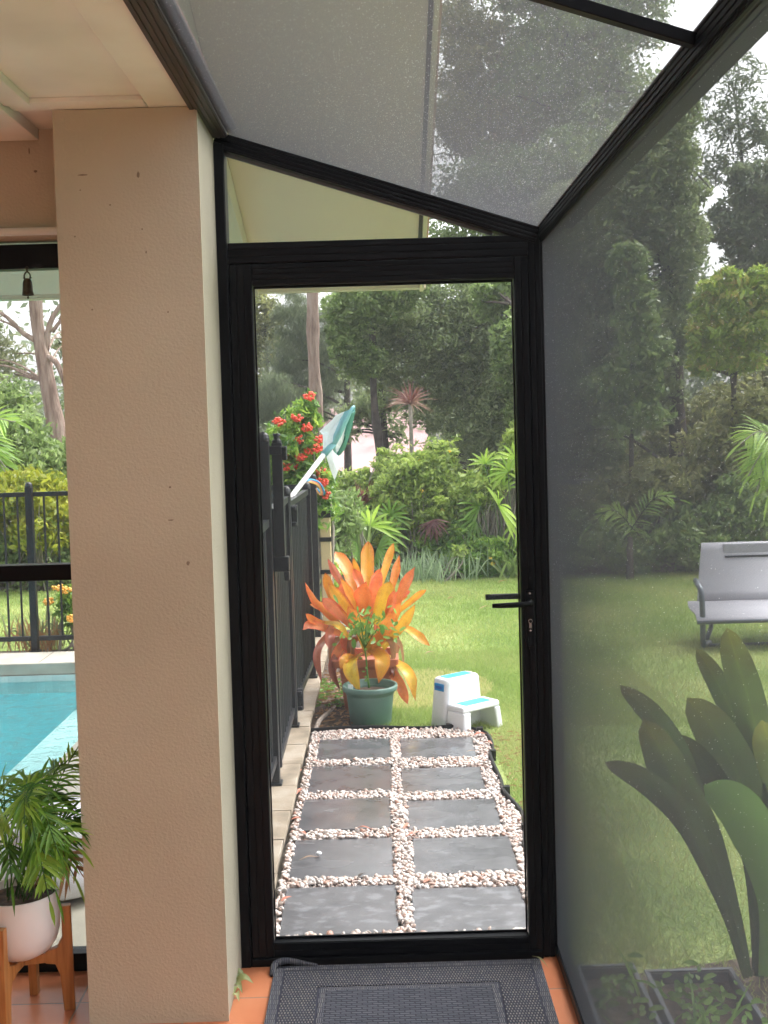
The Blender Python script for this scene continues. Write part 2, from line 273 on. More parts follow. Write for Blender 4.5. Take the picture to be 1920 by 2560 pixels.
class MB:
    """collects polygons, builds one mesh object"""
    def __init__(s): s.v = []; s.f = []; s.sm = False
    def add(s, vs, fs):
        n = len(s.v); s.v += [tuple(float(c) for c in p) for p in vs]; s.f += [tuple(i+n for i in f) for f in fs]; return s
    def box(s, x0, x1, y0, y1, z0, z1):
        x0, x1 = sorted((x0, x1)); y0, y1 = sorted((y0, y1)); z0, z1 = sorted((z0, z1))
        return s.add([(x0, y0, z0), (x1, y0, z0), (x1, y1, z0), (x0, y1, z0), (x0, y0, z1), (x1, y0, z1), (x1, y1, z1), (x0, y1, z1)],
                     [(0, 3, 2, 1), (4, 5, 6, 7), (0, 1, 5, 4), (1, 2, 6, 5), (2, 3, 7, 6), (3, 0, 4, 7)])
    def bar(s, a, b, w, h, upv=(0, 0, 1)):
        """box along a-b, width w across, height h along upv-ish"""
        a = np.array(a, float); b = np.array(b, float); d = b-a; d /= np.linalg.norm(d); r = np.cross(d, upv); r /= np.linalg.norm(r); u = np.cross(r, d)
        vs = []
        for p in (a, b):
            for i, j in ((-1, -1), (1, -1), (1, 1), (-1, 1)): vs.append(p+r*w/2*i+u*h/2*j)
        return s.add(vs, [(0, 1, 2, 3), (7, 6, 5, 4), (0, 4, 5, 1), (1, 5, 6, 2), (2, 6, 7, 3), (3, 7, 4, 0)])
    def tube(s, pts, rad, n=8, cap=True, flat=1.0):
        pts = [np.array(p, float) for p in pts]; k = len(pts); rad = [rad]*k if not hasattr(rad, '__len__') else rad
        prev = None; vs = []
        for i, p in enumerate(pts):
            d = pts[min(i+1, k-1)]-pts[max(i-1, 0)]; d /= np.linalg.norm(d)+1e-9
            if prev is None:
                ref = np.array([0, 0, 1.]) if abs(d[2]) < .9 else np.array([1., 0, 0]); r = np.cross(d, ref)
            else: r = prev-d*(prev@d)
            r /= np.linalg.norm(r)+1e-9; prev = r; u = np.cross(d, r)
            for j in range(n):
                a = 2*math.pi*j/n; vs.append(p+r*math.cos(a)*rad[i]+u*math.sin(a)*rad[i]*flat)
        fs = [(i*n+j, i*n+(j+1) % n, (i+1)*n+(j+1) % n, (i+1)*n+j) for i in range(k-1) for j in range(n)]
        if cap: fs += [tuple(range(n-1, -1, -1)), tuple((k-1)*n+j for j in range(n))]
        return s.add(vs, fs)
    def lathe(s, prof, c=(0, 0, 0), n=40, sx=1, sy=1):
        vs = [(c[0]+r*math.cos(2*math.pi*j/n)*sx, c[1]+r*math.sin(2*math.pi*j/n)*sy, c[2]+z) for r, z in prof for j in range(n)]
        fs = [(i*n+j, i*n+(j+1) % n, (i+1)*n+(j+1) % n, (i+1)*n+j) for i in range(len(prof)-1) for j in range(n)]
        return s.add(vs, fs)
    def prism(s, poly, a0, a1, axis='y'):
        """poly of 2D points (x,z) for axis y, (x,y) for z, (y,z) for x"""
        k = len(poly); q = {'y': lambda p, t: (p[0], t, p[1]), 'z': lambda p, t: (p[0], p[1], t), 'x': lambda p, t: (t, p[0], p[1])}[axis]
        return s.add([q(p, a0) for p in poly]+[q(p, a1) for p in poly], [tuple(range(k)), tuple(range(2*k-1, k-1, -1))]+[(i, i+k, (i+1) % k+k, (i+1) % k) for i in range(k)])
    def blob(s, c, r, sub=2, jit=0):
        bm = bmesh.new(); bmesh.ops.create_icosphere(bm, subdivisions=sub, radius=1)
        bm.verts.ensure_lookup_table(); vs = [(c[0]+v.co.x*r[0]*(1+jit*(random.random()-.5)), c[1]+v.co.y*r[1]*(1+jit*(random.random()-.5)), c[2]+v.co.z*r[2]*(1+jit*(random.random()-.5))) for v in bm.verts]
        fs = [tuple(v.index for v in f.verts) for f in bm.faces]; bm.free(); return s.add(vs, fs)
    def build(s, name, m, parent=None, origin=None, bevel=0, smooth=False, seg=2, fix=True, auto=None):
        base = world_loc(parent); org = np.array(origin if origin is not None else base, dtype=float)
        me = bpy.data.meshes.new(name); me.from_pydata([tuple(np.array(v)-org) for v in s.v], [], s.f); me.update()
        if fix:
            bm = bmesh.new(); bm.from_mesh(me); bmesh.ops.recalc_face_normals(bm, faces=bm.faces); bm.to_mesh(me); bm.free()
        if smooth: me.polygons.foreach_set('use_smooth', [True]*len(me.polygons))
        me.materials.append(MATS[m] if isinstance(m, str) else m)
        o = bpy.data.objects.new(name, me); COL.objects.link(o)
        if parent: o.parent = parent
        o.location = tuple(org-base)
        if bevel:
            b = o.modifiers.new('bevel', 'BEVEL'); b.width = bevel; b.segments = seg; b.limit_method = 'ANGLE'; b.angle_limit = R(40); b.harden_normals = False
        return o

def lerp(a, b, t): return np.array(a, float)*(1-t)+np.array(b, float)*t
def bez(pts, n):
    """smooth curve through control points (Catmull-Rom), n samples"""
    p = [np.array(q, float) for q in pts]; p = [2*p[0]-p[1]]+p+[2*p[-1]-p[-2]]; k = len(p)-3; out = []
    for i in range(n):
        t = i/(n-1)*k; j = min(int(t), k-1); u = t-j; a, b, c, d = p[j:j+4]
        out.append(.5*((2*b)+(c-a)*u+(2*a-5*b+4*c-d)*u*u+(3*b-a-3*c+d)*u**3))
    return out

class Straps:
    """many strap leaves in one mesh, with attributes t (along) and v (per leaf)"""
    def __init__(s): s.V = []; s.F = []; s.t = []; s.v = []; s.e = []; s.n = 0
    def add(s, pts, width, v, normal=(0, -1, .3), n=9, fold=.18, tip=.25, basew=.55, curl=0.0, shape=None, round_tip=False, ruffle=0.):
        c = np.array(bez(pts, n)); d = np.gradient(c, axis=0); d /= np.linalg.norm(d, axis=1)[:, None]+1e-9
        nn = np.array(normal, float); side = np.cross(d, nn); side /= np.linalg.norm(side, axis=1)[:, None]+1e-9
        nr = np.cross(side, d)
        t = np.linspace(0, 1, n)
        if shape is not None: w = np.array([shape(x) for x in t])
        elif round_tip: w = (basew+(1-basew)*np.minimum(1, t/.5))*np.sqrt(np.clip(1-(np.clip((t-(1-tip))/tip, 0, 1))**2, .0, 1))
        else: w = (basew+(1-basew)*np.minimum(1, t/.4))*np.clip((1-t)/tip, 0.02, 1)
        w = np.maximum(w, .02)
        ph = random.uniform(0, 6)
        for i in range(n):
            for k, q in enumerate((-1, -.5, 0, .5, 1)):
                s.V.append(c[i]+side[i]*q*w[i]*width/2*(1+ruffle*.35*math.sin(13*t[i]+ph*q))+nr[i]*((abs(q)**1.3)*fold*w[i]*width+ruffle*width*abs(q)**2*.5*math.sin(21*t[i]+ph+q*2))); s.t.append(t[i]); s.v.append(v); s.e.append(abs(q))
        b = s.n
        for i in range(n-1):
            for k in range(4): s.F.append((b+i*5+k, b+i*5+k+1, b+(i+1)*5+k+1, b+(i+1)*5+k))
        s.n += n*5
    def thin(s, base, d, length, width, v, droop=.3, normal=(0, -1, .4), n=4, fold=.12):
        """light leaflet: 3 columns"""
        base = np.array(base, float); d = np.array(d, float); d /= np.linalg.norm(d)+1e-9
        t = np.linspace(0, 1, n); c = base+np.outer(t*length, d)+np.outer(-droop*length*t**2, (0, 0, 1))
        g = np.gradient(c, axis=0); g /= np.linalg.norm(g, axis=1)[:, None]; side = np.cross(g, np.array(normal, float)); side /= np.linalg.norm(side, axis=1)[:, None]+1e-6; nr = np.cross(side, g)
        w = np.sin(np.pi*np.clip(t*.82+.12, 0, 1))**.8; w[-1] = .03
        for i in range(n):
            for q in (-1, 0, 1): s.V.append(c[i]+side[i]*q*w[i]*width/2+nr[i]*abs(q)*fold*width); s.t.append(t[i]); s.v.append(v); s.e.append(abs(q))
        b = s.n
        for i in range(n-1):
            for k in range(2): s.F.append((b+i*3+k, b+i*3+k+1, b+(i+1)*3+k+1, b+(i+1)*3+k))
        s.n += n*3
    def build(s, name, m, parent=None, origin=None, smooth=True):
        return mesh_np(name, s.V, s.F, m, parent, {'t': s.t, 'v': s.v, 'e': s.e}, smooth, origin)

def leaf_cloud(clumps, count, size, aspect=.4, droop=0., puff=.18, dens=1, up_bias=.4, npuff=None, shell=.25, vgain=.5, loose=.4):
    """leaves gathered in puffs through ellipsoid clumps: (cx,cy,cz,rx,ry,rz[,weight]); returns V,F,attr, puff centres"""
    w = np.array([(c[3]*c[5])*(c[6] if len(c) > 6 else 1) for c in clumps]); w = w/w.sum()
    V = []; A = []; PC = []
    for c, wi in zip(clumps, w):
        n = max(int(count*wi), 50); rm = (c[3]*c[4]*c[5])**(1/3)
        k = npuff or max(int(14*(1/puff)*.6), 8)
        u = rng.normal(size=(k, 3)); u /= np.linalg.norm(u, axis=1)[:, None]; rad = shell+(1-shell)*rng.random(k)**.7; rad *= 1+.16*rng.normal(size=k)
        pc = np.array(c[:3])+u*rad[:, None]*np.array(c[3:6]); PC.append(pc)
        pr = rm*puff*(.7+1.2*rng.random(k)); pv = rng.random(k)
        idx = rng.integers(0, k, n); off = rng.normal(size=(n, 3)); off /= np.linalg.norm(off, axis=1)[:, None]; off *= (rng.random(n)**.45)[:, None]*pr[idx][:, None]*np.array([1.25, 1.25, .8])
        ctr = pc[idx]+off
        if loose > 0:
            f = rng.random(n) < loose; q = rng.normal(size=(n, 3)); q /= np.linalg.norm(q, axis=1)[:, None]; q *= (rng.random(n)**.5)[:, None]*1.12
            wob = 1+.18*np.sin(q[:, 0]*5+c[0]*3)*np.sin(q[:, 2]*6+c[2]*2); ctr = np.where(f[:, None], np.array(c[:3])+q*wob[:, None]*np.array(c[3:6]), ctr)
        ctr[:, 2] -= droop*rm*.12*rng.random(n)
        d = rng.normal(size=(n, 3)); d /= np.linalg.norm(d, axis=1)[:, None]; d[:, 2] = d[:, 2]*(1-.7*min(droop, 1))-droop; d /= np.linalg.norm(d, axis=1)[:, None]
        nr = rng.normal(size=(n, 3))*.8+np.array([0, -.2, up_bias]); s = np.cross(d, nr); s /= np.linalg.norm(s, axis=1)[:, None]+1e-6; nr2 = np.cross(s, d)
        L = size*(.55+.9*rng.random(n))[:, None]; wd = L*aspect*.5
        q = np.stack([ctr-d*L*.5, ctr+s*wd+nr2*wd*.3, ctr+d*L*.5, ctr-s*wd+nr2*wd*.3], axis=1)
        V.append(q.reshape(-1, 3)); A.append(np.repeat(np.clip(pv[idx]*vgain+rng.random(n)*(1-vgain), 0, 1), 4))
    V = np.concatenate(V); A = np.concatenate(A); F = np.arange(len(V)).reshape(-1, 4)
    return V, F, A, np.concatenate(PC)

def px_clump(px, py, Y, rx, ry, dr=None, w=1):
    c = P(px, py, Y=Y); return (c[0], c[1], c[2], rx*Y/FPX, dr if dr else max(rx, ry)*Y/FPX*.7, ry*Y/FPX, w)

def tree(name, label, cat, clumps, count, size, m, trunk=None, tr=(.12, .05), bark='bark_dark', aspect=.4, droop=0., puff=.18, group=None, branches=14, br=.025, shell=.25, up_bias=.4, npuff=None, extra=None):
    """thing: trunk with limbs + crown of leaves"""
    base = trunk[0] if trunk else (clumps[0][0], clumps[0][1], -.1)
    t = empty(name, tuple(base), label, cat, group)
    V, F, A, pc = leaf_cloud(clumps, count, size, aspect, droop, puff, shell=shell, up_bias=up_bias, npuff=npuff)
    mesh_np('crown', V, F, m, t, {'v': A})
    mb = MB()
    if trunk:
        pts = bez(trunk, 14); rr = list(np.linspace(tr[0], tr[1], 14)*(1+.08*rng.normal(size=14))); mb.tube(pts, rr, 9)
    else:
        top = np.array(clumps[0][:3]); pts = bez([base, (base[0]*.6+top[0]*.4+.05, base[1], (base[2]+top[2])/2), tuple(top)], 8); mb.tube(pts, list(np.linspace(tr[0], tr[1], 8)), 7)
    for i in rng.choice(len(pc), min(branches, len(pc)), replace=False):
        q = pc[i]; j = int(np.clip(np.searchsorted([p[2] for p in pts], q[2]-.35*np.linalg.norm(q[:2]-pts[-1][:2])), 1, len(pts)-1)); a = pts[j]
        mid = lerp(a, q, .5)+rng.normal(size=3)*.06*np.linalg.norm(q-a)+np.array([0, 0, .05*np.linalg.norm(q-a)])
        mb.tube(bez([a, mid, q], 7), list(np.linspace(br, br*.3, 7)), 5, cap=False)
    if extra:
        for e, r0, r1 in extra: mb.tube(bez(e, 10), list(np.linspace(r0, r1, 10)), 7)
    mb.build('trunk', bark, t, smooth=True, fix=False)
    return t
#@@SCENE
# ------------------------------------------------------------------ ground, path, pool
POOL = (-6.2, -1.6, 4.15, 7.92)      # x0 x1 y0 y1
def ground_with_hole(x0, x1, y0, y1, z, hole, name, m):
    hx0, hx1, hy0, hy1 = hole; mb = MB()
    xs = [x0, hx0, hx1, x1]; ys = [y0, hy0, hy1, y1]
    for i in range(3):
        for j in range(3):
            if i == 1 and j == 1: continue
            mb.add([(xs[i], ys[j], z), (xs[i+1], ys[j], z), (xs[i+1], ys[j+1], z), (xs[i], ys[j+1], z)], [(0, 1, 2, 3)])
    return tag(mb.build(name, m), kind='structure')
ground_with_hole(-150, 150, -60, 250, -.105, (POOL[0]-.02, POOL[1]+.02, POOL[2]-.02, POOL[3]+.02), 'ground', 'ground_soil')
lawn = MB()
for (x0, x1, y0, y1) in ((.50, 12, 1.2, 6.02), (-.41, 12, 6.02, 12.0), (-9, -.85, 8.75, 12.0)):
    lawn.add([(x0, y0, -.1), (x1, y0, -.1), (x1, y1, -.1), (x0, y1, -.1)], [(0, 1, 2, 3)])
tag(lawn.build('lawn', 'lawn', fix=False), kind='structure')
gb = MB(); gb.add([(-.44, 6.1, -.094), (-.12, 6.1, -.094), (-.16, 6.6, -.094), (-.2, 9.2, -.094), (-.44, 9.2, -.094)], [(0, 1, 2, 3, 4)])
tag(gb.build('garden_bed', 'soil', fix=False), kind='structure')
gb = MB(); gb.add([(.5, 2.2, -.094), (1.9, 2.2, -.094), (1.7, 3.15, -.094), (1.15, 3.45, -.094), (.5, 3.3, -.094)], [(0, 1, 2, 3, 4)])
tag(gb.build('planting_bed', 'soil', fix=False), kind='structure')
# patio floor
fl = MB().box(-5, .47, -3, 3.31, -.15, 0); tag(fl.build('patio_floor', 'floor_tile'), kind='structure')
# concrete deck round the pool, at z -.05
dk = MB().box(-5, -.86, 3.313, POOL[2]-.35, -.13, -.052).box(POOL[1]+.35, -.86, POOL[2]-.35, 8.3, -.13, -.052)
tag(dk.build('pool_deck', 'concrete'), kind='structure')
cp = MB().box(POOL[1], POOL[1]+.348, POOL[2]-.345, POOL[3], -.12, -.035).box(POOL[0], POOL[1]+.348, POOL[3]+.002, 8.33, -.12, -.035)
cp.box(POOL[0], POOL[1]-.002, POOL[2]-.345, POOL[2], -.12, -.035)
cop = cp.build('pool_edge', 'pool_coping', bevel=.008); tag(cop, kind='structure')
jt = MB()
for x in np.arange(-6, -1.5, .6): jt.box(x, x+.006, 7.94, 8.32, -.036, -.0335)
for y in np.arange(4.4, 7.9, .6): jt.box(POOL[1]+.01, POOL[1]+.34, y, y+.006, -.036, -.0335)
tag(jt.build('pool_edge_joints', 'joint'), kind='structure')
pl = MB(); x0, x1, y0, y1 = POOL; zb = -1.4
pl.add([(x0, y0, zb), (x1, y0, zb), (x1, y1, zb), (x0, y1, zb)], [(0, 1, 2, 3)])
for a, b in (((x0, y0), (x1, y0)), ((x1, y0), (x1, y1)), ((x1, y1), (x0, y1)), ((x0, y1), (x0, y0))): pl.add([(a[0], a[1], zb), (b[0], b[1], zb), (b[0], b[1], -.12), (a[0], a[1], -.12)], [(0, 1, 2, 3)])
tag(pl.build('pool_shell', 'pool_paint', fix=False), kind='structure')
tag(MB().box(x1-.56, x1-.003, y0+.003, y1-.003, -1.39, -.36).build('pool_ledge', 'pool_ledge', bevel=.02), kind='structure')
tag(MB().box(x0+.004, x1-.008, y1-.012, y1-.004, -.24, -.118).box(x1-.012, x1-.004, y0+.004, y1-.013, -.24, -.118).build('pool_waterline', 'waterline'), kind='structure')
tag(MB().add([(x0+.004, y0+.004, -.16), (x1-.004, y0+.004, -.16), (x1-.004, y1-.004, -.16), (x0+.004, y1-.004, -.16)], [(0, 1, 2, 3)]).build('pool_water', 'water', fix=False), kind='structure')
# stone capped kerb under the pool fence
kb = empty('stone_kerb', (-.65, 5, -.1), 'low kerb capped with weathered sandstone tiles under the black pool fence', 'kerb')
MB().box(-.855, -.425, 3.33, 9.0, -.13, -.032).build('side_wall', 'side_stone', kb)
y = 3.33; k = 0; capt = MB()
while y < 8.9:
    L = .325; capt.box(-.86, -.405+.004*math.sin(k*2.1), y+.003, y+L-.003, -.0318, -.006+.0015*math.sin(k*5)); y += L; k += 1
capt.build('cap_tiles', 'coping_stone', kb, bevel=.003)
# gravel panel base
EDG = [(-.412, 6.088), (-.024, 6.10), (.25, 6.075), (.413, 6.037), (.49, 5.97), (.515, 5.80), (.51, 5.63), (.485, 5.51), (.50, 5.18), (.495, 4.956), (.54, 4.73), (.53, 4.53), (.50, 4.3), (.50, 3.9), (.495, 3.33)]
gr = MB(); poly = [(-.403, 3.33)]+[(-.403, 6.08)]+EDG[1:]; gr.add([(x, y, -.098) for x, y in poly], [tuple(range(len(poly)))])
tag(gr.build('gravel_base', 'side_stone', fix=False), kind='structure')
ed = MB(); e = bez([(x, y, -.05) for x, y in EDG], 60)
for i in range(59): ed.bar((e[i][0], e[i][1], -.087+.006*math.sin(i*.7)), (e[i+1][0], e[i+1][1], -.087+.006*math.sin((i+1)*.7)), .006, .045)
ed.tube([p+np.array([0, 0, -.014+.006*math.sin(i*.7)]) for i, p in enumerate(e)], .007, 6)
for (x, y) in ((.32, 6.068), (.475, 5.985), (.50, 5.56), (.505, 5.0), (.53, 4.52)): ed.box(x-.016, x+.016, y-.014, y+.014, -.12, -.05)
tag(ed.build('garden_edging', 'plastic_edging'), 'wavy black plastic edging strip round the pebble path', 'garden edging')

# pavers
PAV = []
rows = [(-.356, .005, 5.54, 5.905), (.057, .422, 5.53, 5.875), (-.367, .006, 5.055, 5.45), (.052, .42, 5.01, 5.374), (-.376, -.002, 4.575, 4.957), (.067, .443, 4.555, 4.911), (-.377, .003, 4.085, 4.478), (.078, .455, 4.09, 4.45), (-.372, .012, 3.628, 4.009), (.062, .44, 3.612, 3.971)]
rown = ['farthest row', 'farthest row', 'second row from the green pot', 'second row from the green pot', 'middle row', 'middle row', 'second row from the door', 'second row from the door', 'row nearest the door', 'row nearest the door']
extra = ['with a faint reddish sheen', 'with one thin tan leaf near its corner', 'with a glossy brownish sheen', 'with matt dry surface', 'with a wet rippled shine', 'plain grey', 'with pebble and leaf', 'with a faint pale scuff', 'with pale water marks', 'with pale grey patches']
for i, (a, b, c, d) in enumerate(rows):
    w = .375; cx = (a+b)/2; cy = (c+d)/2; h = (.375 if i % 2 == 0 else .355)
    dry = [.1, .15, .1, .5, .15, .5, .25, .6, 1.0, 1.0][i]
    o = MB().box(-(b-a)/2, (b-a)/2, -(d-c)/2, (d-c)/2, -.035, 0).build('paver', slate('slate', i, dry), bevel=.003)
    o.location = (cx, cy, -.072+.002*math.sin(i*2)); o.rotation_euler[2] = R([.3, -.5, .2, -.6, .4, -.8, .2, -.9, .6, -.5][i])
    tag(o, 'slate paver %s, %s, %s' % (extra[i], 'left' if i % 2 == 0 else 'right', rown[i]), 'paver', 'slate pavers in two columns on the pebble path')
    PAV.append((a-.004, b+.004, c-.004, d+.004))
# pebbles
def inpoly(x, y, poly):
    r = False; j = len(poly)-1
    for i in range(len(poly)):
        if (poly[i][1] > y) != (poly[j][1] > y) and x < (poly[j][0]-poly[i][0])*(y-poly[i][1])/(poly[j][1]-poly[i][1])+poly[i][0]: r = not r
        j = i
    return r
bm = bmesh.new(); bmesh.ops.create_icosphere(bm, subdivisions=2, radius=1); ICO = np.array([v.co[:] for v in bm.verts]); ICOF = np.array([[v.index for v in f.verts] for f in bm.faces]); bm.free()
bm = bmesh.new(); bmesh.ops.create_icosphere(bm, subdivisions=1, radius=1); ICO1 = np.array([v.co[:] for v in bm.verts]); ICOF1 = np.array([[v.index for v in f.verts] for f in bm.faces]); bm.free()
PV = []; PF = []; PA = []; cnt = 0; tries = 0; cnt_v = 0
inner = [(-.40, 3.34), (-.40, 6.065)]+[(x-.012, y-.012) for x, y in EDG[1:]]
while cnt < 12000 and tries < 100000:
    tries += 1; x = random.uniform(-.40, .55); y = random.uniform(3.34, 6.08)
    if not inpoly(x, y, inner): continue
    if any(a+.002 < x < b-.002 and c+.002 < y < d-.002 for a, b, c, d in PAV): continue
    s = random.uniform(.0055, .0108); near = y < 5
    base, fa = (ICO, ICOF) if near else (ICO1, ICOF1)
    q = base*np.array([s*random.uniform(1, 1.45), s, s*random.uniform(.5, .78)])*(1+.1*rng.normal(size=(1, 3)))
    ax = rng.normal(size=3); ax /= np.linalg.norm(ax); rm = np.array(Matrix.Rotation(random.uniform(0, 3.1), 3, Vector(ax*np.array([.35, .35, 1]) if random.random() < .8 else ax)))
    q = q@rm.T+np.array([x, y, -.092+random.random()**.8*.026])
    PF.append(fa+cnt_v); PV.append(q); cnt_v += len(base)
    PA.append(np.full(len(base), np.clip(random.random()**.75+.1*random.gauss(0, 1), 0, 1))); cnt += 1
tag(mesh_np('pebbles', np.concatenate(PV), np.concatenate(PF), 'pebble', None, {'v': np.concatenate(PA)}, True, (0, 0, 0)), 'white and pink river pebbles packed round the slate pavers', 'gravel', kind='stuff')

# fallen leaves (single curled blades)
def fallen(x, y, z, L, w, ang, m, label, tilt=.25, curl=.2):
    s = Straps(); d = np.array([math.cos(ang), math.sin(ang), 0]); a = np.array([x, y, z]); s.add([a-d*L/2+np.array([0, 0, .004]), a+np.array([0, 0, curl*L]), a+d*L/2+np.array([0, 0, .004+tilt*L*.3])], w, .5, normal=(.1, .1, 1), n=9, tip=.6, basew=.1, fold=.15)
    o = s.build('fallen_leaf', m, None, (x, y, z)); tag(o, label, 'leaf', 'fallen leaves on the ground'); return o
def gl(px, py, z=-.07): return P(px, py, Z=z)[:2]
for (px, py, L, w, ang, m, lab) in [
    (560+420/1.975, 1760+780/1.975, .075, .012, .15, 'dead_leaf_tan', 'thin tan curled leaf on the left slate paver with a pebble beside it'),
    (560+690/1.975, 1760+632/1.975, .075, .022, -.4, 'dead_leaf', 'red brown leaf against the front edge of the middle left paver'),
    (560+900/1.975, 1760+615/1.975, .055, .02, 1.2, 'dead_leaf', 'red brown upright leaf in the centre pebble gap by the middle row'),
    (560+935/1.975, 1760+660/1.975, .07, .018, .5, 'dead_leaf', 'red brown leaf touching the top corner of the right paver, second row from the door'),
    (560+390/1.975, 1760+655/1.975, .06, .024, -.9, 'dead_leaf', 'rust leaf on the pebbles at the far left corner of the second row'),
    (560+680/1.975, 1760+865/1.975, .06, .014, .9, 'bark_dark', 'dark brown twisted leaf in front of the paver with a pebble on it'),
    (560+310/1.975, 1760+978/1.975, .045, .022, .7, 'dead_leaf', 'pinkish leaf on the left edge of the paver nearest the door'),
    (560+1265/1.975, 1760+165/1.975, .075, .045, .1, 'dead_leaf', 'broad bright red leaf in the far right corner of the pebbles'),
    (560+1305/1.975, 1760+205/1.975, .07, .03, -1, 'dead_leaf', 'narrow reddish leaf just below the broad red leaf at the right edging'),
    (560+372/1.975, 1760+345/1.975, .06, .03, 1.3, 'dead_leaf', 'rust leaf lying against the stone kerb beside the second far row'),
    (560+375/1.975, 1760+445/1.975, .07, .02, 1.2, 'dead_leaf', 'slim rust leaf on pebbles left of the gap above the middle row'),
    (560+450/1.975, 1760+298/1.975, .06, .02, -.3, 'dead_leaf', 'rust leaf in the gap below the farthest left paver'),
    (560+1220/1.975, 1760+245/1.975, .05, .01, .1, 'dead_leaf_tan', 'thin tan leaf on the farthest right paver'),
    (560+1005/1.975, 1760+888/1.975, .04, .02, .8, 'dead_leaf', 'small red leaf on the pebbles above the right nearest paver'),
    (560+357/1.975, 1760+580/1.975, .045, .02, .3, 'dead_leaf', 'rust leaf on the pebbles left of the middle left paver')]:
    x, y = gl(px, py); fallen(x, y, -.064, L, w, ang, m, lab)
for (px, py, L, m, lab) in [(1215, 1525, .14, 'dead_leaf_tan', 'large tan leaf lying on the lawn left of the door handle'), (1257, 1458, .10, 'dead_leaf', 'brown leaf on the far edge of the lawn beside the door frame'), (1075, 1637, .08, 'dead_leaf_tan', 'tan leaf on the lawn right of the orange plant'), (1128, 1499, .08, 'dead_leaf', 'small brown leaf in the middle of the far lawn')]:
    x, y, _ = P(px, py, Z=-.08); fallen(x, y, -.075, L, .03, .2, m, lab)
x, y = gl(797, 2140); tag(MB().blob((x, y, -.06), (.012, .01, .008), 2, .1).build('pebble', 'white_plastic', smooth=True, origin=(x, y, -.06)), 'single white pebble resting on a slate paver beside a curled leaf', 'pebble')

# ------------------------------------------------------------------ patio structure
DY = 3.30
# masonry column
col = empty('column', (-.62, 3.12, 0), 'beige rendered square column with stippled front between patio window and door', 'column')
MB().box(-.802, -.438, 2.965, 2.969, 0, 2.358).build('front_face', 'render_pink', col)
c = MB().box(-.80, -.44, 2.97, 3.262, 0, 2.358).build('shaft', 'render_dimmed', col, bevel=.004)
# marks on the column
mk = MB()
for (px, py, w, h) in [(345, 437, 4, 8), (205, 437, 14, 2), (200, 475, 2, 2), (275, 512, 2.5, 2.5), (355, 572, 2.5, 2.5), (187, 591, 2.5, 2.5), (365, 630, 2, 4), (230, 774, 2.5, 2.5), (420, 780, 2.5, 2.5), (428, 1300, 9, 2), (470, 1408, 5, 6), (425, 1218, 3, 3)]:
    p = P(px, py, Y=2.963); s = 2.963/FPX; mk.blob((p[0], 2.9648, p[2]), (w*s, .0006, h*s), 1, .5)
for i in range(11):
    x_ = random.uniform(-.79, -.45); z_ = random.choice([random.uniform(.0, .25), random.uniform(.2, 2.3)]); mk.blob((x_, 2.9648, z_), (random.uniform(.0005, .0018), .0005, random.uniform(.0005, .002)), 1, .6)
mk.build('mark', 'stain', col)
# lintel wall over the side screens, ceiling with cover strips
tag(MB().box(-5, -.806, 3.20, 3.34, 2.085, 2.4).build('lintel_wall', 'render_pink'), kind='structure')
tag(MB().box(-5, -.806, 3.17, 3.198, 2.03+.055, 2.105).build('lintel_bead', 'ceiling_paint', bevel=.008), kind='structure')
tag(MB().box(-5, -.458, -3, 3.36, 2.372, 2.45).build('ceiling', 'ceiling_paint'), kind='structure')
cs = MB().box(-.560, -.458, -3, 2.972, 2.360, 2.3718).box(-.90, -.562, 2.90, 2.972, 2.360, 2.3718).box(-.90, -.838, -3, 2.898, 2.352, 2.3718)
cs.box(-5, -.902, -3, 3.19, 2.340, 2.3718)
tag(cs.build('ceiling_strips', 'ceiling_paint', bevel=.002), kind='structure')
sm = MB()
for (px, py, w, h) in [(150, 325, 22, 1.2), (72, 377, 2, 9), (88, 428, 5, 4)]:
    p = P(px, py, Y=3.196); s = 3.2/FPX; sm.blob((p[0], 3.1985, p[2]), (w*s, .001, h*s), 1, .5)
tag(sm.build('wall_stains', 'stain'), kind='structure')
tag(MB().box(-5.2, 6, -3.2, -3.02, 0, 3.2).box(-5.2, -5.02, -3, 3.4, 0, 2.45).build('light_block_wall', 'render_dimmed'), kind='structure')  # unseen walls behind and left, added to cut the light inside the patio

# ------------------------------------------------------------------ insect screens: real wires
def clip_iv(poly, axis, c):
    """interval of the other coordinate where the line coord[axis]=c crosses the convex polygon"""
    r = []
    for i in range(len(poly)):
        a, b = poly[i], poly[(i+1) % len(poly)]
        if (a[axis]-c)*(b[axis]-c) < 0:
            t = (c-a[axis])/(b[axis]-a[axis]); r.append(a[1-axis]+t*(b[1-axis]-a[1-axis]))
    return (min(r), max(r)) if len(r) >= 2 else None
def screen(name, org, u, v, poly, pitch, wire, m, parent, label=None):
    org = np.array(org, float); u = np.array(u, float); v = np.array(v, float); n = np.cross(u, v); pu = [p[0] for p in poly]; pv = [p[1] for p in poly]
    V = []
    for ax, lo, hi, d, s in ((0, min(pu), max(pu), v, u), (1, min(pv), max(pv), u, v)):
        for c in np.arange(lo+pitch/2, hi, pitch):
            iv = clip_iv(poly, ax, c)
            if iv is None or iv[1]-iv[0] < .002: continue
            a = org+s*c+d*iv[0]; b = org+s*c+d*iv[1]; h = wire/2; o = n*(.0001 if ax else -.0001)
            for p in (a, b):
                for i, j in ((-1, -1), (1, -1), (1, 1), (-1, 1)): V.append(p+s*h*i+n*h*j+o)
    V = np.array(V); k = len(V)//8; f = np.array([(0, 4, 5, 1), (1, 5, 6, 2), (2, 6, 7, 3), (3, 7, 4, 0)]); F = (np.arange(k)*8)[:, None, None]+f[None]
    return mesh_np(name, V, F.reshape(-1, 4), m, parent)

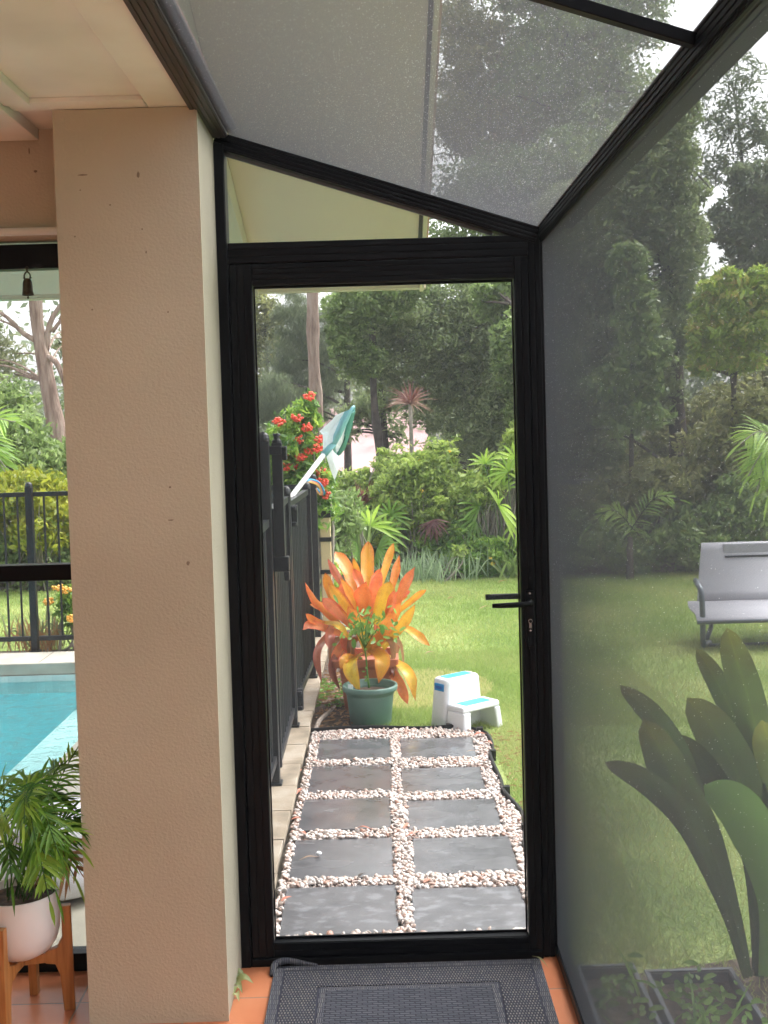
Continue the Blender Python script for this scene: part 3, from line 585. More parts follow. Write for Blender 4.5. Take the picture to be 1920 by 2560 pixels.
# outer frame of the enclosure
en = empty('screen_enclosure', (0, DY, 0), 'black aluminium insect screen enclosure with sloping mesh roof around the door', 'enclosure')
def grooved(mb, x0, x1, z0, z1, y0, y1, vertical, n=4, d=.004, w=.0035):
    """a box whose front face carries n raised ribs"""
    mb.box(x0, x1, y0, y1, z0, z1)
    for i in range(n):
        if vertical: c = x0+(x1-x0)*(i+.5)/n; mb.box(c-(x1-x0)/n/2+w/2, c+(x1-x0)/n/2-w/2, y0-d, y0-.0005, z0+.001, z1-.001)
        else: c = z0+(z1-z0)*(i+.5)/n; mb.box(x0+.001, x1-.001, y0-d, y0-.0005, c-(z1-z0)/n/2+w/2, c+(z1-z0)/n/2-w/2)
jl = MB(); grooved(jl, -.482, -.412, 0, 2.335, 3.262, 3.325, True, 2); jl.build('jamb_post', 'black_alu', en, bevel=.0012)
jr = MB(); grooved(jr, .428, .462, 0, 2.06, 3.275, 3.325, True, 2); jr.box(.4625, .50, 3.285, 3.33, 0, 2.047); jr.build('corner_post', 'black_alu', en, bevel=.0012)
tr = MB(); grooved(tr, -.411, .427, 2.005, 2.062, 3.272, 3.325, False, 3); tr.build('transom_rail', 'black_alu', en, bevel=.0012)
sl = MB().box(-.411, .427, 3.262, 3.34, 0, .022); sl.build('door_sill', 'black_alu', en, bevel=.002)
# raking rafter over the door: from the left beam down to the right beam
A0 = np.array([-.43, 3.29, 2.372]); A1 = np.array([.462, 3.29, 2.083])
sl_ = (A1-A0)/np.linalg.norm(A1-A0); nrm = np.array([-sl_[2], 0, sl_[0]])
rf = MB(); rf.bar(A0-nrm*.024, A1-nrm*.024, .05, .046)
for k in range(4): q = -.006-.011*k; rf.bar(A0+nrm*q+np.array([.0, -.0275, 0]), A1+nrm*q+np.array([0, -.0275, 0]), .004, .0075)
rf.build('end_rafter', 'black_alu', en, bevel=.001)
# grey spline trim below the rafter
MB().bar(A0+sl_*.03-nrm*.052+np.array([0, .01, 0]), A1-sl_*.12-nrm*.052+np.array([0, .01, 0]), .01, .008).build('spline_trim', 'tray_rim', en)
# middle rafter nearer the viewer
B0 = A0.copy(); B1 = A1.copy(); B0[1] = B1[1] = 1.665
rf = MB(); rf.bar(B0-nrm*.008, B1-nrm*.008, .02, .018); rf.build('rafter', 'black_alu', en, bevel=.0015)
C0 = A0.copy(); C1 = A1.copy(); C0[1] = C1[1] = .3
rf = MB(); rf.bar(C0-nrm*.012, C1-nrm*.012, .032, .03); rf.build('rafter', 'black_alu', en, bevel=.0015)
# eave beam on the right
eb = MB().box(.462, .50, -3, 3.325, 2.048, 2.095)
for k in range(4): eb.box(.4585, .4615, -3, 3.325, 2.052+.0105*k, 2.059+.0105*k)
for k in range(3): eb.box(.464+.012*k, .473+.012*k, -3, 3.325, 2.0445, 2.0475)
eb.build('eave_beam', 'black_alu', en, bevel=.0008)
MB().box(.502, .565, -3, 3.325, 2.085, 2.13).build('eave_gutter', 'black_alu', en, bevel=.004)
# wall beam on the left, brown side, grooved
wb = MB().box(-.4575, -.402, -3, 3.262, 2.352, 2.43)
for k in range(4): wb.box(-.4565+.0135*k, -.4455+.0135*k, -3, 3.262, 2.3495, 2.3515)
for k in range(4): wb.box(-.4015, -.3995, -3, 3.262, 2.354+.011*k, 2.363+.011*k)
wb.build('wall_beam', 'brown_alu', en, bevel=.0008)
MB().box(-.3990, -.375, -3, 3.262, 2.372, 2.384).build('beam_flange', 'black_alu', en, bevel=.0015)
# bottom rail and post line of the right screen wall
MB().box(.464, .498, -3, 3.325, 0, .03).build('bottom_rail', 'black_alu', en, bevel=.002)
# meshes
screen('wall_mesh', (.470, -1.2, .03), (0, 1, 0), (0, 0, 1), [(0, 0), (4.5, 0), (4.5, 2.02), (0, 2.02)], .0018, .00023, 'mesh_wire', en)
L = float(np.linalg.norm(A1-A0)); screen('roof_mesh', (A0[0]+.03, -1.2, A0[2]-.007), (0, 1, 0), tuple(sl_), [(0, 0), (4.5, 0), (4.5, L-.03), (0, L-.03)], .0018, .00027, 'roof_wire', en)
screen('gable_mesh', (0, 3.305, 0), (1, 0, 0), (0, 0, 1), [(-.412, 2.06), (.39, 2.06), (.39, 2.065), (-.412, 2.31)], .0016, .00022, 'mesh_wire', en)
# droplets held by the meshes
def drops(name, n, pos, r0=.0004, r1=.0012):
    V = []; F = []; o = np.array([(1, 0, 0), (-1, 0, 0), (0, 1, 0), (0, -1, 0), (0, 0, 1), (0, 0, -1)], float); fc = np.array([(0, 2, 4), (2, 1, 4), (1, 3, 4), (3, 0, 4), (2, 0, 5), (1, 2, 5), (3, 1, 5), (0, 3, 5)])
    for i in range(n): V.append(o*rng.uniform(r0, r1)*rng.uniform(.7, 1.5, size=3)+pos()); F.append(fc+6*i)
    return tag(mesh_np(name, np.concatenate(V), np.concatenate(F), 'droplet', en), kind='stuff')
drops('raindrops', 4200, lambda: np.array([.4695, 1.0+2.28*rng.random()**.8, .75+1.28*rng.random()**.75]), .0002, .0006)
def rp():
    a = rng.random()**.6; b = .15+1.0*rng.random(); p = A0+(A1-A0)*a; return np.array([p[0], 3.27-1.75*rng.random(), p[2]+.001])
drops('roof_raindrops', 14000, rp, .0002, .0007)

# ------------------------------------------------------------------ screen door
dr = empty('screen_door', (0, 3.285, 0), 'black framed insect screen door with lever handle, closed over the pebble path', 'door')
df = MB()
grooved(df, -.409, -.347, .026, 2.002, 3.270, 3.30, True, 3); df.build('left_stile', 'black_alu', dr, bevel=.001)
df = MB(); grooved(df, .387, .425, .026, 2.002, 3.270, 3.30, True, 2); df.build('right_stile', 'black_alu', dr, bevel=.001)
df = MB(); grooved(df, -.3465, .3865, 1.943, 2.002, 3.270, 3.30, False, 4); df.build('top_rail', 'black_alu', dr, bevel=.001)
df = MB(); grooved(df, -.3465, .3865, .026, .066, 3.270, 3.30, False, 2); df.build('bottom_rail', 'black_alu', dr, bevel=.001)
bd = MB().box(-.3465, -.342, 3.2985, 3.304, .066, 1.943).box(.3815, .3865, 3.2985, 3.304, .066, 1.943).box(-.342, .3815, 3.2985, 3.304, 1.936, 1.943).box(-.342, .3815, 3.2985, 3.304, .066, .071)
bd.build('glazing_bead', 'black_alu', dr)
MB().box(.422, .4275, 3.3005, 3.324, .026, 2.0045).box(-.4115, -.406, 3.3005, 3.324, .026, 2.0045).box(-.4055, .4215, 3.3005, 3.324, 1.998, 2.0045).box(-.4055, .4215, 3.3005, 3.324, .0225, .030).build('door_stop', 'black_alu', en)
screen('door_mesh', (0, 3.302, 0), (1, 0, 0), (0, 0, 1), [(-.346, .066), (.386, .066), (.386, 1.943), (-.346, 1.943)], .0016, .00020, 'mesh_wire', dr)
# lock plate, lever, cylinder
MB().box(.397, .421, 3.2555, 3.2655, .905, 1.065).build('lock_plate', 'black_alu', dr, bevel=.002)
hd = MB().tube([(.409, 3.262, 1.033), (.409, 3.236, 1.033)], .0075, 14)
hd.tube(bez([(.409, 3.236, 1.033), (.392, 3.231, 1.030), (.35, 3.228, 1.029), (.300, 3.231, 1.028)], 10), [.0085, .0082, .008, .008, .008, .008, .008, .0075, .007, .006], 12, flat=1.0)
hd.build('handle', 'black_alu', dr, smooth=True)
hd = MB().tube(bez([(.409, 3.335, 1.037), (.35, 3.345, 1.036), (.292, 3.342, 1.036)], 8), .0088, 12); hd.tube([(.409, 3.30, 1.037), (.409, 3.335, 1.037)], .007, 10); hd.build('outer_handle', 'black_alu', dr, smooth=True)
ck = MB().tube([(.409, 3.254, .978), (.409, 3.2555, .978)], .0062, 18).box(.4055, .4125, 3.2542, 3.2556, .958, .973)
ck.tube([(.409, 3.254, 1.057), (.409, 3.2556, 1.057)], .0032, 10).tube([(.409, 3.254, .951), (.409, 3.2556, .951)], .0032, 10)
lk = ck.build('keyhole', 'chrome', dr)
MB().tube([(.409, 3.2528, .978), (.409, 3.2539, .978)], .0045, 16).build('key_slot', 'black_alu', dr)

# ------------------------------------------------------------------ left screen bay
lw = empty('side_screen', (-2, 3.3, 0), 'black framed patio screen bay left of the column facing the pool', 'window screen')
MB().box(-5, -.79, 3.27, 3.32, 2.007, 2.075).build('top_rail', 'black_alu', lw, bevel=.002)
MB().box(-5, -.79, 3.27, 3.32, 1.130, 1.175).build('mid_rail', 'black_alu', lw, bevel=.002)
MB().box(-5, -.79, 3.27, 3.32, 0, .052).build('bottom_rail', 'black_alu', lw, bevel=.002)
MB().box(-.828, -.79, 3.2705, 3.3195, .053, 1.1295).box(-.828, -.79, 3.2705, 3.3195, 1.1755, 2.0065).build('stile', 'black_alu', lw, bevel=.002)
screen('screen_mesh', (0, 3.3, 0), (1, 0, 0), (0, 0, 1), [(-1.6, .05), (-.8, .05), (-.8, 2.01), (-1.6, 2.01)], .0016, .00018, 'mesh_wire', lw)

# ------------------------------------------------------------------ sloping house eave beyond the door
SLP = math.tan(R(20.3)); EY, EZ = 7.1, 2.385
ev = empty('house_eave', (-.3, EY, EZ), 'cream sloping roof eave with gutter seen above the door through the screen', 'eave')
def sz(y): return EZ+(EY-y)*SLP
XR = .245; XW = -.70
s_ = MB()
for (x0, x1, ya, yb) in ((-.7-.012, XR, -3, EY), (-3.4, -.714, 5.9, EY)):  # eave carried on overhead, out of view, to shade the roof mesh
    s_.add([(x0, ya, sz(ya)), (x1, ya, sz(ya)), (x1, yb, sz(yb)), (x0, yb, sz(yb)), (x0, ya, sz(ya)+.012), (x1, ya, sz(ya)+.012), (x1, yb, sz(yb)+.012), (x0, yb, sz(yb)+.012)], [(0, 3, 2, 1), (4, 5, 6, 7), (0, 1, 5, 4), (1, 2, 6, 5), (2, 3, 7, 6), (3, 0, 4, 7)])
s_.build('soffit', 'soffit', ev, fix=True)
# raking wall at the left end of the soffit, barge board on the right
w_ = MB().prism([(-3, sz(-3)-.002), (EY, sz(EY)-.002), (EY, sz(EY)-.05), (-3, sz(-3)-.9)], -.79, -.714, 'x'); w_.build('raking_wall', 'render_pink', ev)
b_ = MB()
for (ya, yb, dx) in ((-3, 4.3, .025), (4.3, EY+.06, 0)): b_.prism([(ya, sz(ya)-.02), (yb, sz(yb)-.02), (yb, sz(yb)+.14), (ya, sz(ya)+.14)], XR+.022+dx, XR+.045+dx, 'x')
b_.build('barge_board', 'gutter_paint', ev, bevel=.002)
MB().prism([(-3, sz(-3)+.0), (EY-.02, sz(EY)+.0), (EY-.02, sz(EY)+.02), (-3, sz(-3)+.02)], XR+.001, XR+.021, 'x').build('shadow_gap', 'gap_shade', ev)  # solid dark strip painting the shade between soffit and barge board
MB().box(-3.4, XR+.02, EY+.002, EY+.022, EZ-.012, EZ+.13).build('fascia', 'gutter_paint', ev, bevel=.002)
g_ = MB().prism([(EY+.024, EZ+.09), (EY+.024, EZ-.025), (EY+.10, EZ-.025), (EY+.13, EZ+.0), (EY+.13, EZ+.09)], -3.4, XR+.06, 'x'); g_.build('gutter', 'gutter_paint', ev, bevel=.003)
r_ = MB().prism([(-3, sz(-3)+.15), (EY+.1, sz(EY+.1)+.15), (EY+.1, sz(EY+.1)+.18), (-3, sz(-3)+.18)], -3.4, XR+.07, 'x'); r_.build('roof', 'roof_tile', ev)
tag(MB().prism([(-.46, 2.46), (-.46, 2.58), (-6, 4.4), (-6, 4.2)], -3.2, 3.36, 'y').build('sky_block_roof', 'roof_tile'), kind='structure')  # unseen slab added to block the left sky from the roof mesh
# ------------------------------------------------------------------ black pool fences
def cap_post(mb, x, y, z0, z1, w=.05):
    mb.box(x-w/2, x+w/2, y-w/2, y+w/2, z0, z1); mb.lathe([(w*.56, 0), (w*.56, .012), (w*.48, .026), (w*.3, .036), (0, .04)], (x, y, z1), 14)
    mb.box(x-w*.7, x+w*.7, y-w*.7, y+w*.7, z0, z0+.012)
def bars(parent, a, b, z0, z1, pitch=.098, r=.008, rail=.032, nm='panel'):
    a = np.array(a); b = np.array(b); L = np.linalg.norm(b-a); d = (b-a)/L; k = int(L/pitch); o = (L-(k-1)*pitch)/2; mb = MB()
    for z in (z0+.04, z1-.016): mb.bar((a[0], a[1], z), (b[0], b[1], z), rail, rail)
    for i in range(k):
        p = a+d*(o+i*pitch); mb.tube([(p[0], p[1], z0+.02), (p[0], p[1], z1-.02)], r, 6)
    return mb.build(nm, 'fence_black', parent)
FX = -.500
f1 = empty('pool_fence', (FX, 4.2, -.006), 'black tubular pool fence nearest the door, ending at the tall post', 'fence', 'black pool fence runs')
bars(f1, (FX, 3.42), (FX, 4.945), .07, 1.15)
for q in ((FX, 3.40, -.006, 1.17), (FX-.002, 4.98, -.006, 1.485)): mb = MB(); cap_post(mb, *q); mb.build('post', 'fence_black', f1, bevel=.003)
gt = empty('pool_gate', (FX+.01, 5.45, .02), 'narrow black pool gate with tall latch tube beside the capped post', 'gate')
bars(gt, (FX+.012, 5.06), (FX+.008, 5.88), .05, 1.19, nm='gate_panel')
MB().box(FX-.008, FX+.028, 5.03, 5.065, .05, 1.19).build('stile', 'fence_black', gt, bevel=.003); MB().box(FX-.008, FX+.028, 5.875, 5.905, .05, 1.19).build('stile', 'fence_black', gt, bevel=.003)
lt = MB(); lt.box(-.468, -.424, 4.985, 5.03, .985, 1.475).lathe([(.02, 0), (.02, .012), (.013, .014), (.013, .028), (.018, .03), (.016, .04), (0, .042)], (-.446, 5.007, 1.475), 14)
lt.build('latch_tube', 'fence_black', gt, bevel=.004)
lt = MB().box(-.50, -.425, 4.975, 5.035, 1.425, 1.462).box(-.424, -.404, 4.98, 5.03, 1.40, 1.46); lt.build('latch_arm', 'fence_black', gt, bevel=.004); lt = MB().box(-.475, -.408, 4.98, 5.03, .92, .984).box(-.43, -.408, 4.975, 5.02, .88, .9195)
lt.build('latch_bracket', 'fence_black', gt, bevel=.004)
f2 = empty('pool_fence', (FX, 6.5, -.006), 'black tubular pool fence run beside the orange plant, from capped post to end post', 'fence', 'black pool fence runs')
for q in ((FX+.006, 5.945, -.006, 1.20), (-.462, 7.10, -.006, 1.16)): mb = MB(); cap_post(mb, *q); mb.build('post', 'fence_black', f2, bevel=.003)
bars(f2, (FX+.008, 5.97), (-.464, 7.07), .05, 1.155, pitch=.09)
for z in (1.08, .12): MB().box(FX+.03, FX+.06, 5.985, 6.03, z-.055, z+.055).box(FX+.032, FX+.056, 5.955, 5.985, z-.05, z-.03).box(FX+.032, FX+.056, 5.955, 5.985, z+.03, z+.05).build('hinge', 'fence_black', f2, bevel=.004)
f3 = empty('pool_fence', (-3, 8.47, -.03), 'black tubular pool fence across the far side of the pool in front of the lawn', 'fence', 'black pool fence runs')
FY = 8.47; px = [-8.0, -5.3, -2.575, -.50]
for i in range(3):
    bars(f3, (px[i]+.03, FY), (px[i+1]-.03, FY), .0, 1.115)
for x in px: mb = MB(); cap_post(mb, x, FY, -.06, 1.15); mb.build('post', 'fence_black', f3, bevel=.003)
f4 = empty('garden_fence', (.5, 15, -.1), 'low dark fence with pale top rail half hidden behind the shrubs', 'fence')
MB().box(-2.2, 3.6, 15.0, 15.04, -.1, .66).build('panel', 'bark_dark', f4); MB().box(-2.2, 3.6, 14.98, 15.06, .68, .74).build('top_rail', 'tray_rim', f4, bevel=.005)
cpz = empty('cream_post', (-.435, 8.75, -.1), 'cream painted post with black bands behind the end of the pool fence', 'post')
MB().box(-.47, -.395, 8.7, 8.78, -.1, .86).build('shaft', 'cream_brick', cpz, bevel=.004)
for z in (.86, .68, .435, .2): MB().box(-.478, -.388, 8.69, 8.79, z-.012, z+.02 if z < .8 else z+.04).build('band', 'fence_black', cpz, bevel=.003)

# ------------------------------------------------------------------ pool skimmer net on its pole
nt_ = empty('pool_net', P(722, 1255, Y=6.45), 'white pool skimmer net with teal frame leaning on the black fence on a white pole', 'pool net')
def Q(u, v, Y): return P(640+u/5.03, 960+v/5.03, Y=Y)
p0 = np.array(Q(420, 1450, 6.45)); p1 = np.array(Q(850, 890, 7.0)); MB().tube([p0+(p0-p1)*1.6, p0, p1], [.0155, .0155, .0155], 12).build('pole', 'pole_white', nt_, smooth=True)
MB().tube([Q(850, 890, 7.0), Q(930, 800, 7.03), Q(985, 750, 7.05)], [.021, .02, .016], 12).build('socket', 'teal_plastic', nt_, smooth=True)
fr = [Q(985, 750, 7.05), Q(1190, 332, 7.02), Q(1228, 335, 7.10), Q(1120, 660, 7.25), Q(1055, 870, 7.32), Q(1005, 870, 7.3), Q(985, 820, 7.2), Q(985, 750, 7.05)]
MB().tube(bez(fr, 40), .009, 8).build('rim', 'teal_plastic', nt_, smooth=True)
MB().add([Q(985, 745, 7.04), Q(1145, 345, 7.0), Q(1190, 332, 7.0), Q(1030, 740, 7.05)], [(0, 1, 2, 3)])
def sheet(name, pts, m, parent, th=.004):
    k = len(pts); c = np.mean(np.array(pts), axis=0); mb = MB(); mb.add(list(pts)+[tuple(c+np.array([0, -.03, 0]))], [(i, (i+1) % k, k) for i in range(k)]); o = mb.build(name, m, parent); s = o.modifiers.new('sub', 'SUBSURF'); s.subdivision_type = 'SIMPLE'; s.levels = s.render_levels = 2
    s = o.modifiers.new('thick', 'SOLIDIFY'); s.thickness = th; return o
sheet('frame_plate', [Q(955, 745, 7.03), Q(1120, 350, 6.99), Q(1175, 325, 6.99), Q(1195, 340, 7.0), Q(1005, 745, 7.04)], 'teal_plastic', nt_, .012)
sheet('lip', [Q(1195, 350, 7.04), Q(1230, 330, 7.06), Q(1190, 520, 7.15), Q(1105, 800, 7.28), Q(1055, 870, 7.3), Q(1010, 885, 7.3), Q(1090, 720, 7.2), Q(1140, 500, 7.1)], 'teal_dark', nt_, .012)
sheet('net_bag', [Q(1125, 345, 7.03), Q(1010, 395, 7.06), Q(960, 460, 7.08), Q(805, 595, 7.12), Q(845, 640, 7.1), Q(850, 850, 7.05), Q(900, 800, 7.04), Q(960, 740, 7.04)], 'net_cloth', nt_)
sheet('net_bag', [Q(1140, 480, 7.08), Q(1150, 490, 7.1), Q(1090, 720, 7.2), Q(1030, 840, 7.28), Q(995, 850, 7.27), Q(990, 800, 7.2), Q(1060, 640, 7.1)], 'net_cloth', nt_)
sheet('net_bag', [Q(880, 905, 7.05), Q(950, 830, 7.08), Q(1000, 880, 7.15), Q(1030, 905, 7.15), Q(1022, 1100, 7.15), Q(985, 1205, 7.15), Q(945, 1110, 7.1)], 'net_cloth', nt_)
pn = empty('pool_noodles', Q(750, 1280, 7.3), 'bundle of blue, pink and yellow bent hoses hanging over the pool fence end', 'pool toy')
for k, m in enumerate(('noodle_blue', 'noodle_pink', 'noodle_yellow')):
    o = -k*14; MB().tube(bez([Q(640, 1230, 7.2), Q(690, 1205-o, 7.3), Q(790-k*8, 1240-o, 7.4), Q(850-k*16, 1340, 7.45), Q(850-k*18, 1385, 7.5), Q(810-k*10, 1370, 7.5), Q(760, 1310, 7.5)], 26), .0075, 8).build('hose', m, pn, smooth=True)

# ------------------------------------------------------------------ bell on the left rail
bl = empty('wind_bell', (-.966, 3.25, 2.0), 'small bronze bell hanging from the top rail of the left screen', 'bell')
BX, BY = -.9655, 3.245
MB().lathe([(0, .046), (.006, .0465), (.0105, .042), (.0130, .034), (.0138, .022), (.0145, .010), (.0160, .0), (.0145, .0), (.0120, .01), (0, .03)], (BX, BY, 1.930), 24).build('body', 'bronze', bl, smooth=True)
mb = MB(); mb.tube(bez([(BX-.007, BY, 1.974), (BX-.008, BY, 1.986), (BX, BY, 1.995), (BX+.008, BY, 1.986), (BX+.007, BY, 1.974)], 12), .0022, 7)
mb.blob((BX-.010, BY, 1.978), (.003, .002, .002), 1).blob((BX+.010, BY, 1.978), (.003, .002, .002), 1); mb.build('crown', 'bronze', bl, smooth=True)
mb = MB()
for k, z in enumerate((1.9985, 2.0055)):
    ring = [(BX+(.0035*math.cos(a) if k else 0), BY+(0 if k else .0035*math.cos(a)), z+.0045*math.sin(a)) for a in np.linspace(0, 2*math.pi, 11)]; mb.tube(ring, .0011, 5, cap=False)
mb.build('chain', 'bronze', bl, smooth=True)
MB().tube([(BX, BY, 1.95), (BX, BY, 1.926)], .0012, 6).blob((BX, BY, 1.924), (.003, .003, .004), 2).build('clapper', 'bronze', bl, smooth=True)

# ------------------------------------------------------------------ white pot on wooden stand, parlour palm
PC = (-.992, 3.03)
pt = empty('planter_stand', (PC[0], PC[1], 0), 'oiled wooden four legged plant stand on the terracotta tiles', 'plant stand')
legs = [(-1.005, 2.915), (-.885, 3.055), (-1.0, 3.165), (-1.115, 3.01)]
for i, (lx, ly) in enumerate(legs):
    d = np.array([lx-PC[0], ly-PC[1]]); d /= np.linalg.norm(d); r = np.array([-d[1], d[0]]); q = np.array(PC)
    prof = [(.103, 0), (.132, 0), (.130, .285), (.105, .285), (.105, .20), (.092, .175), (.06, .165), (.06, .135), (.085, .13), (.096, .10)]
    mb = MB(); vs = []
    for s_ in (-.011, .011):
        for (a, z) in prof: p = q+d*a+r*s_; vs.append((p[0], p[1], z))
    k = len(prof); mb.add(vs, [tuple(range(k)), tuple(range(2*k-1, k-1, -1))]+[(j, j+k, (j+1) % k+k, (j+1) % k) for j in range(k)])
    mb.build('leg', 'wood', pt, bevel=.002)
a = np.array(legs[0]); b = np.array(legs[2]); c_ = np.array(PC)
mb = MB()
for i in (0, 1):
    d = np.array(legs[i])-c_; d /= np.linalg.norm(d); mb.bar((*(c_-d*.08), .150-.001*i), (*(c_+d*.08), .150-.001*i), .02, .024)
mb.build('cross_brace', 'wood', pt, bevel=.002)
po = empty('plant_pot', (PC[0], PC[1], .163), 'glossy white round-bottomed pot held in the wooden stand', 'pot')
prof = [(0, .0), (.03, .0005), (.055, .006), (.078, .020), (.093, .042), (.101, .07), (.1035, .10), (.1035, .172), (.1015, .1755), (.098, .173), (.0975, .15), (0, .148)]
MB().lathe(prof, (PC[0], PC[1], .163), 56).build('body', 'pot_white', po, smooth=True)
MB().lathe([(.097, .152), (.05, .157), (0, .155)], (PC[0], PC[1], .163), 24).build('potting_soil', 'soil', po)
pp = empty('parlour_palm', (PC[0], PC[1], .32), 'bushy green parlour palm with one dry brown frond in the white pot', 'plant')
fs = Straps(); st = MB(); dry = Straps()
def frond(S, ST, base, tip, arch, nl, ll, lw, v, side_n=(0, -.3, 1), stem=.0016, bare=.35, droop=.25):
    base = np.array(base, float); tip = np.array(tip, float); mid = lerp(base, tip, .55)+np.array([0, 0, arch]); c = bez([base, mid, tip], 30); ST.tube(c[::3]+[c[-1]], stem, 5, cap=False)
    c = np.array(c); g = np.gradient(c, axis=0); g /= np.linalg.norm(g, axis=1)[:, None]
    for k in range(nl):
        t = bare+(1-bare)*(k+.3)/nl; i = min(int(t*29), 28); d = g[i]; s = np.cross(d, side_n); s /= np.linalg.norm(s)+1e-9; f = math.sin(math.pi*min(1, .25+.85*(k+1)/nl))**.6
        for sg in (-1, 1):
            dd = d*(.55+.35*k/nl)+s*sg*(.85-.35*k/nl)+rng.normal(size=3)*.07
            S.thin(c[i], dd, ll*f*rng.uniform(.85, 1.12), lw*rng.uniform(.8, 1.1), np.clip(v+rng.normal()*.12, 0, 1), droop*rng.uniform(.5, 1.5), normal=np.array(side_n)+rng.normal(size=3)*.2)
    S.thin(c[-1], g[-1], ll*.6, lw, v, droop)
def pz(px, py, Y): return P(px, py, Y=Y)
tips = [(205, 1850, 3.12, .05), (170, 1900, 3.1, .10), (60, 1950, 3.1, .10), (-40, 1980, 3.0, .1), (215, 2045, 3.0, .08), (195, 2120, 2.9, .10), (120, 1990, 2.85, .14), (60, 2060, 2.8, .16), (-30, 2120, 2.85, .14), (140, 2230, 2.84, .15), (150, 2140, 2.8, .17), (30, 2210, 2.82, .12), (100, 1930, 3.2, .1), (165, 1985, 3.12, .1), (10, 1960, 3.1, .1), (90, 2100, 2.78, .18), (-60, 2060, 2.95, .12), (185, 2190, 3.0, .12), (130, 2060, 3.2, .12), (110, 2150, 2.9, .14)]
for (x, y, Y, ar) in tips[::1]:
    b = (PC[0]+rng.normal()*.018, PC[1]+rng.normal()*.018, .32); frond(fs, st, b, pz(x, y, Y), ar, 16, .105, .0078, rng.random(), bare=.34, side_n=(rng.normal()*.35, -.55, .8), droop=.4)
frond(fs, st, (PC[0]+.02, PC[1]-.03, .32), pz(125, 2255, 2.82), .14, 14, .085, .0105, .75, bare=.4, side_n=(.1, -.9, .5))
fs.build('fronds', 'parlour_palm', pp); st.build('stems', 'parlour_palm', pp, smooth=True, fix=False)
st = MB(); frond(dry, st, (PC[0]+.03, PC[1], .33), pz(215, 2200, 3.02), .10, 5, .095, .011, .5, bare=.55, side_n=(.1, -.9, .3), droop=.35); dry.build('dry_frond', 'dry_palm', pp); st.build('dry_stem', 'dry_palm', pp, smooth=True, fix=False)
# float outside
ft = empty('pool_float', (-1.12, 4.02, -.05), 'white inflated pool float with a blue valve patch on the deck behind the palm', 'pool float')
MB().lathe([(0, 0), (.16, .0), (.23, .03), (.255, .075), (.23, .125), (.17, .15), (.155, .16), (.20, .18), (.21, .22), (.18, .25), (.10, .262), (0, .255)], (-1.16, 4.05, -.048), 48).build('ring', 'float_white', ft, smooth=True)
MB().blob((-.999, 3.912, .158), (.03, .02, .03), 3).build('valve_patch', 'blue_plastic', ft, smooth=True)

# ------------------------------------------------------------------ ivy at the column foot, blade on the mat
iv = Straps(); b = np.array(P(545, 2500, Z=.0))+np.array([0, 0, .01])
for (px_, py_, L, w, ux, uy, v) in [(590, 2450, .05, .028, .6, .5, .2), (612, 2455, .048, .028, 1, .05, .5), (596, 2470, .045, .022, .5, -.7, .4), (585, 2437, .03, .025, .8, .6, .1), (588, 2478, .035, .02, -.1, -.9, .7), (592, 2493, .03, .02, .3, -.5, .9), (583, 2445, .03, .02, -.3, .5, .0), (600, 2440, .03, .026, .9, .4, .3)]:
    p = np.array(P(px_, py_, Z=.018)); d = np.array([ux, uy, 0]); d /= np.linalg.norm(d); iv.add([p-d*L*.5, p+np.array([0, 0, .012]), p+d*L*.5-np.array([0, 0, .006])], w, v, normal=(.1, -.3, 1), n=7, tip=.6, basew=.6)
io = iv.build('ivy', 'leaf_deep', None, P(590, 2465, Z=0)); tag(io, 'small dark ivy sprig growing on the tiles at the foot of the column', 'plant')
bs = Straps(); p = np.array(P(1330, 2390, Z=.012)); q = np.array(P(1372, 2420, Z=.012)); bs.add([p, lerp(p, q, .5)+np.array([0, 0, .01]), q], .007, .5, normal=(0, 0, 1), tip=.5, basew=.3); tag(bs.build('grass_strand', 'leaf_gum', None, tuple(p)), 'pale thin leaf strand lying over the mat corner by the right post', 'leaf')

# ------------------------------------------------------------------ door mat
mt = empty('door_mat', (.036, 2.9, 0), 'dark blue-grey woven door mat with nested borders in front of the screen door', 'mat')
MX0, MX1, MY0, MY1 = -.343, .413, 2.30, 3.247
def weave(name, c1, c2, w, h, m, bump=.0025):
    mm = bpy.data.materials.new(name); mm.use_nodes = True; N = mm.node_tree.nodes; L = mm.node_tree.links; b = N['Principled BSDF']; b.inputs['Roughness'].default_value = .8
    tc = N.new('ShaderNodeTexCoord'); no = N.new('ShaderNodeTexNoise'); no.inputs['Scale'].default_value = 60; L.new(tc.outputs['Object'], no.inputs[0])
    wv = N.new('ShaderNodeVectorMath'); wv.operation = 'MULTIPLY_ADD'; wv.inputs[1].default_value = (.0025, .0025, 0); L.new(no.outputs[1], wv.inputs[0]); L.new(tc.outputs['Object'], wv.inputs[2])
    br = N.new('ShaderNodeTexBrick'); br.inputs['Scale'].default_value = 1; br.inputs['Brick Width'].default_value = w; br.inputs['Row Height'].default_value = h; br.inputs['Mortar Size'].default_value = m; br.inputs['Mortar Smooth'].default_value = .6
    br.inputs['Color1'].default_value = c1; br.inputs['Color2'].default_value = c2; br.inputs['Mortar'].default_value = (.012, .014, .03, 1); L.new(wv.outputs[0], br.inputs[0]); L.new(br.outputs[0], b.inputs['Base Color'])
    bp = N.new('ShaderNodeBump'); bp.invert = True; bp.inputs['Distance'].default_value = bump; L.new(br.outputs['Fac'], bp.inputs['Height']); L.new(bp.outputs[0], b.inputs['Normal']); MATS[name] = mm
weave('mat_weave', (.10, .105, .12, 1), (.21, .20, .185, 1), .008, .0125, .0030, .004)
weave('mat_panel', (.036, .040, .058, 1), (.068, .073, .092, 1), .028, .011, .0026, .004)
weave('mat_edge', (.15, .15, .155, 1), (.07, .075, .10, 1), .005, .026, .0014)
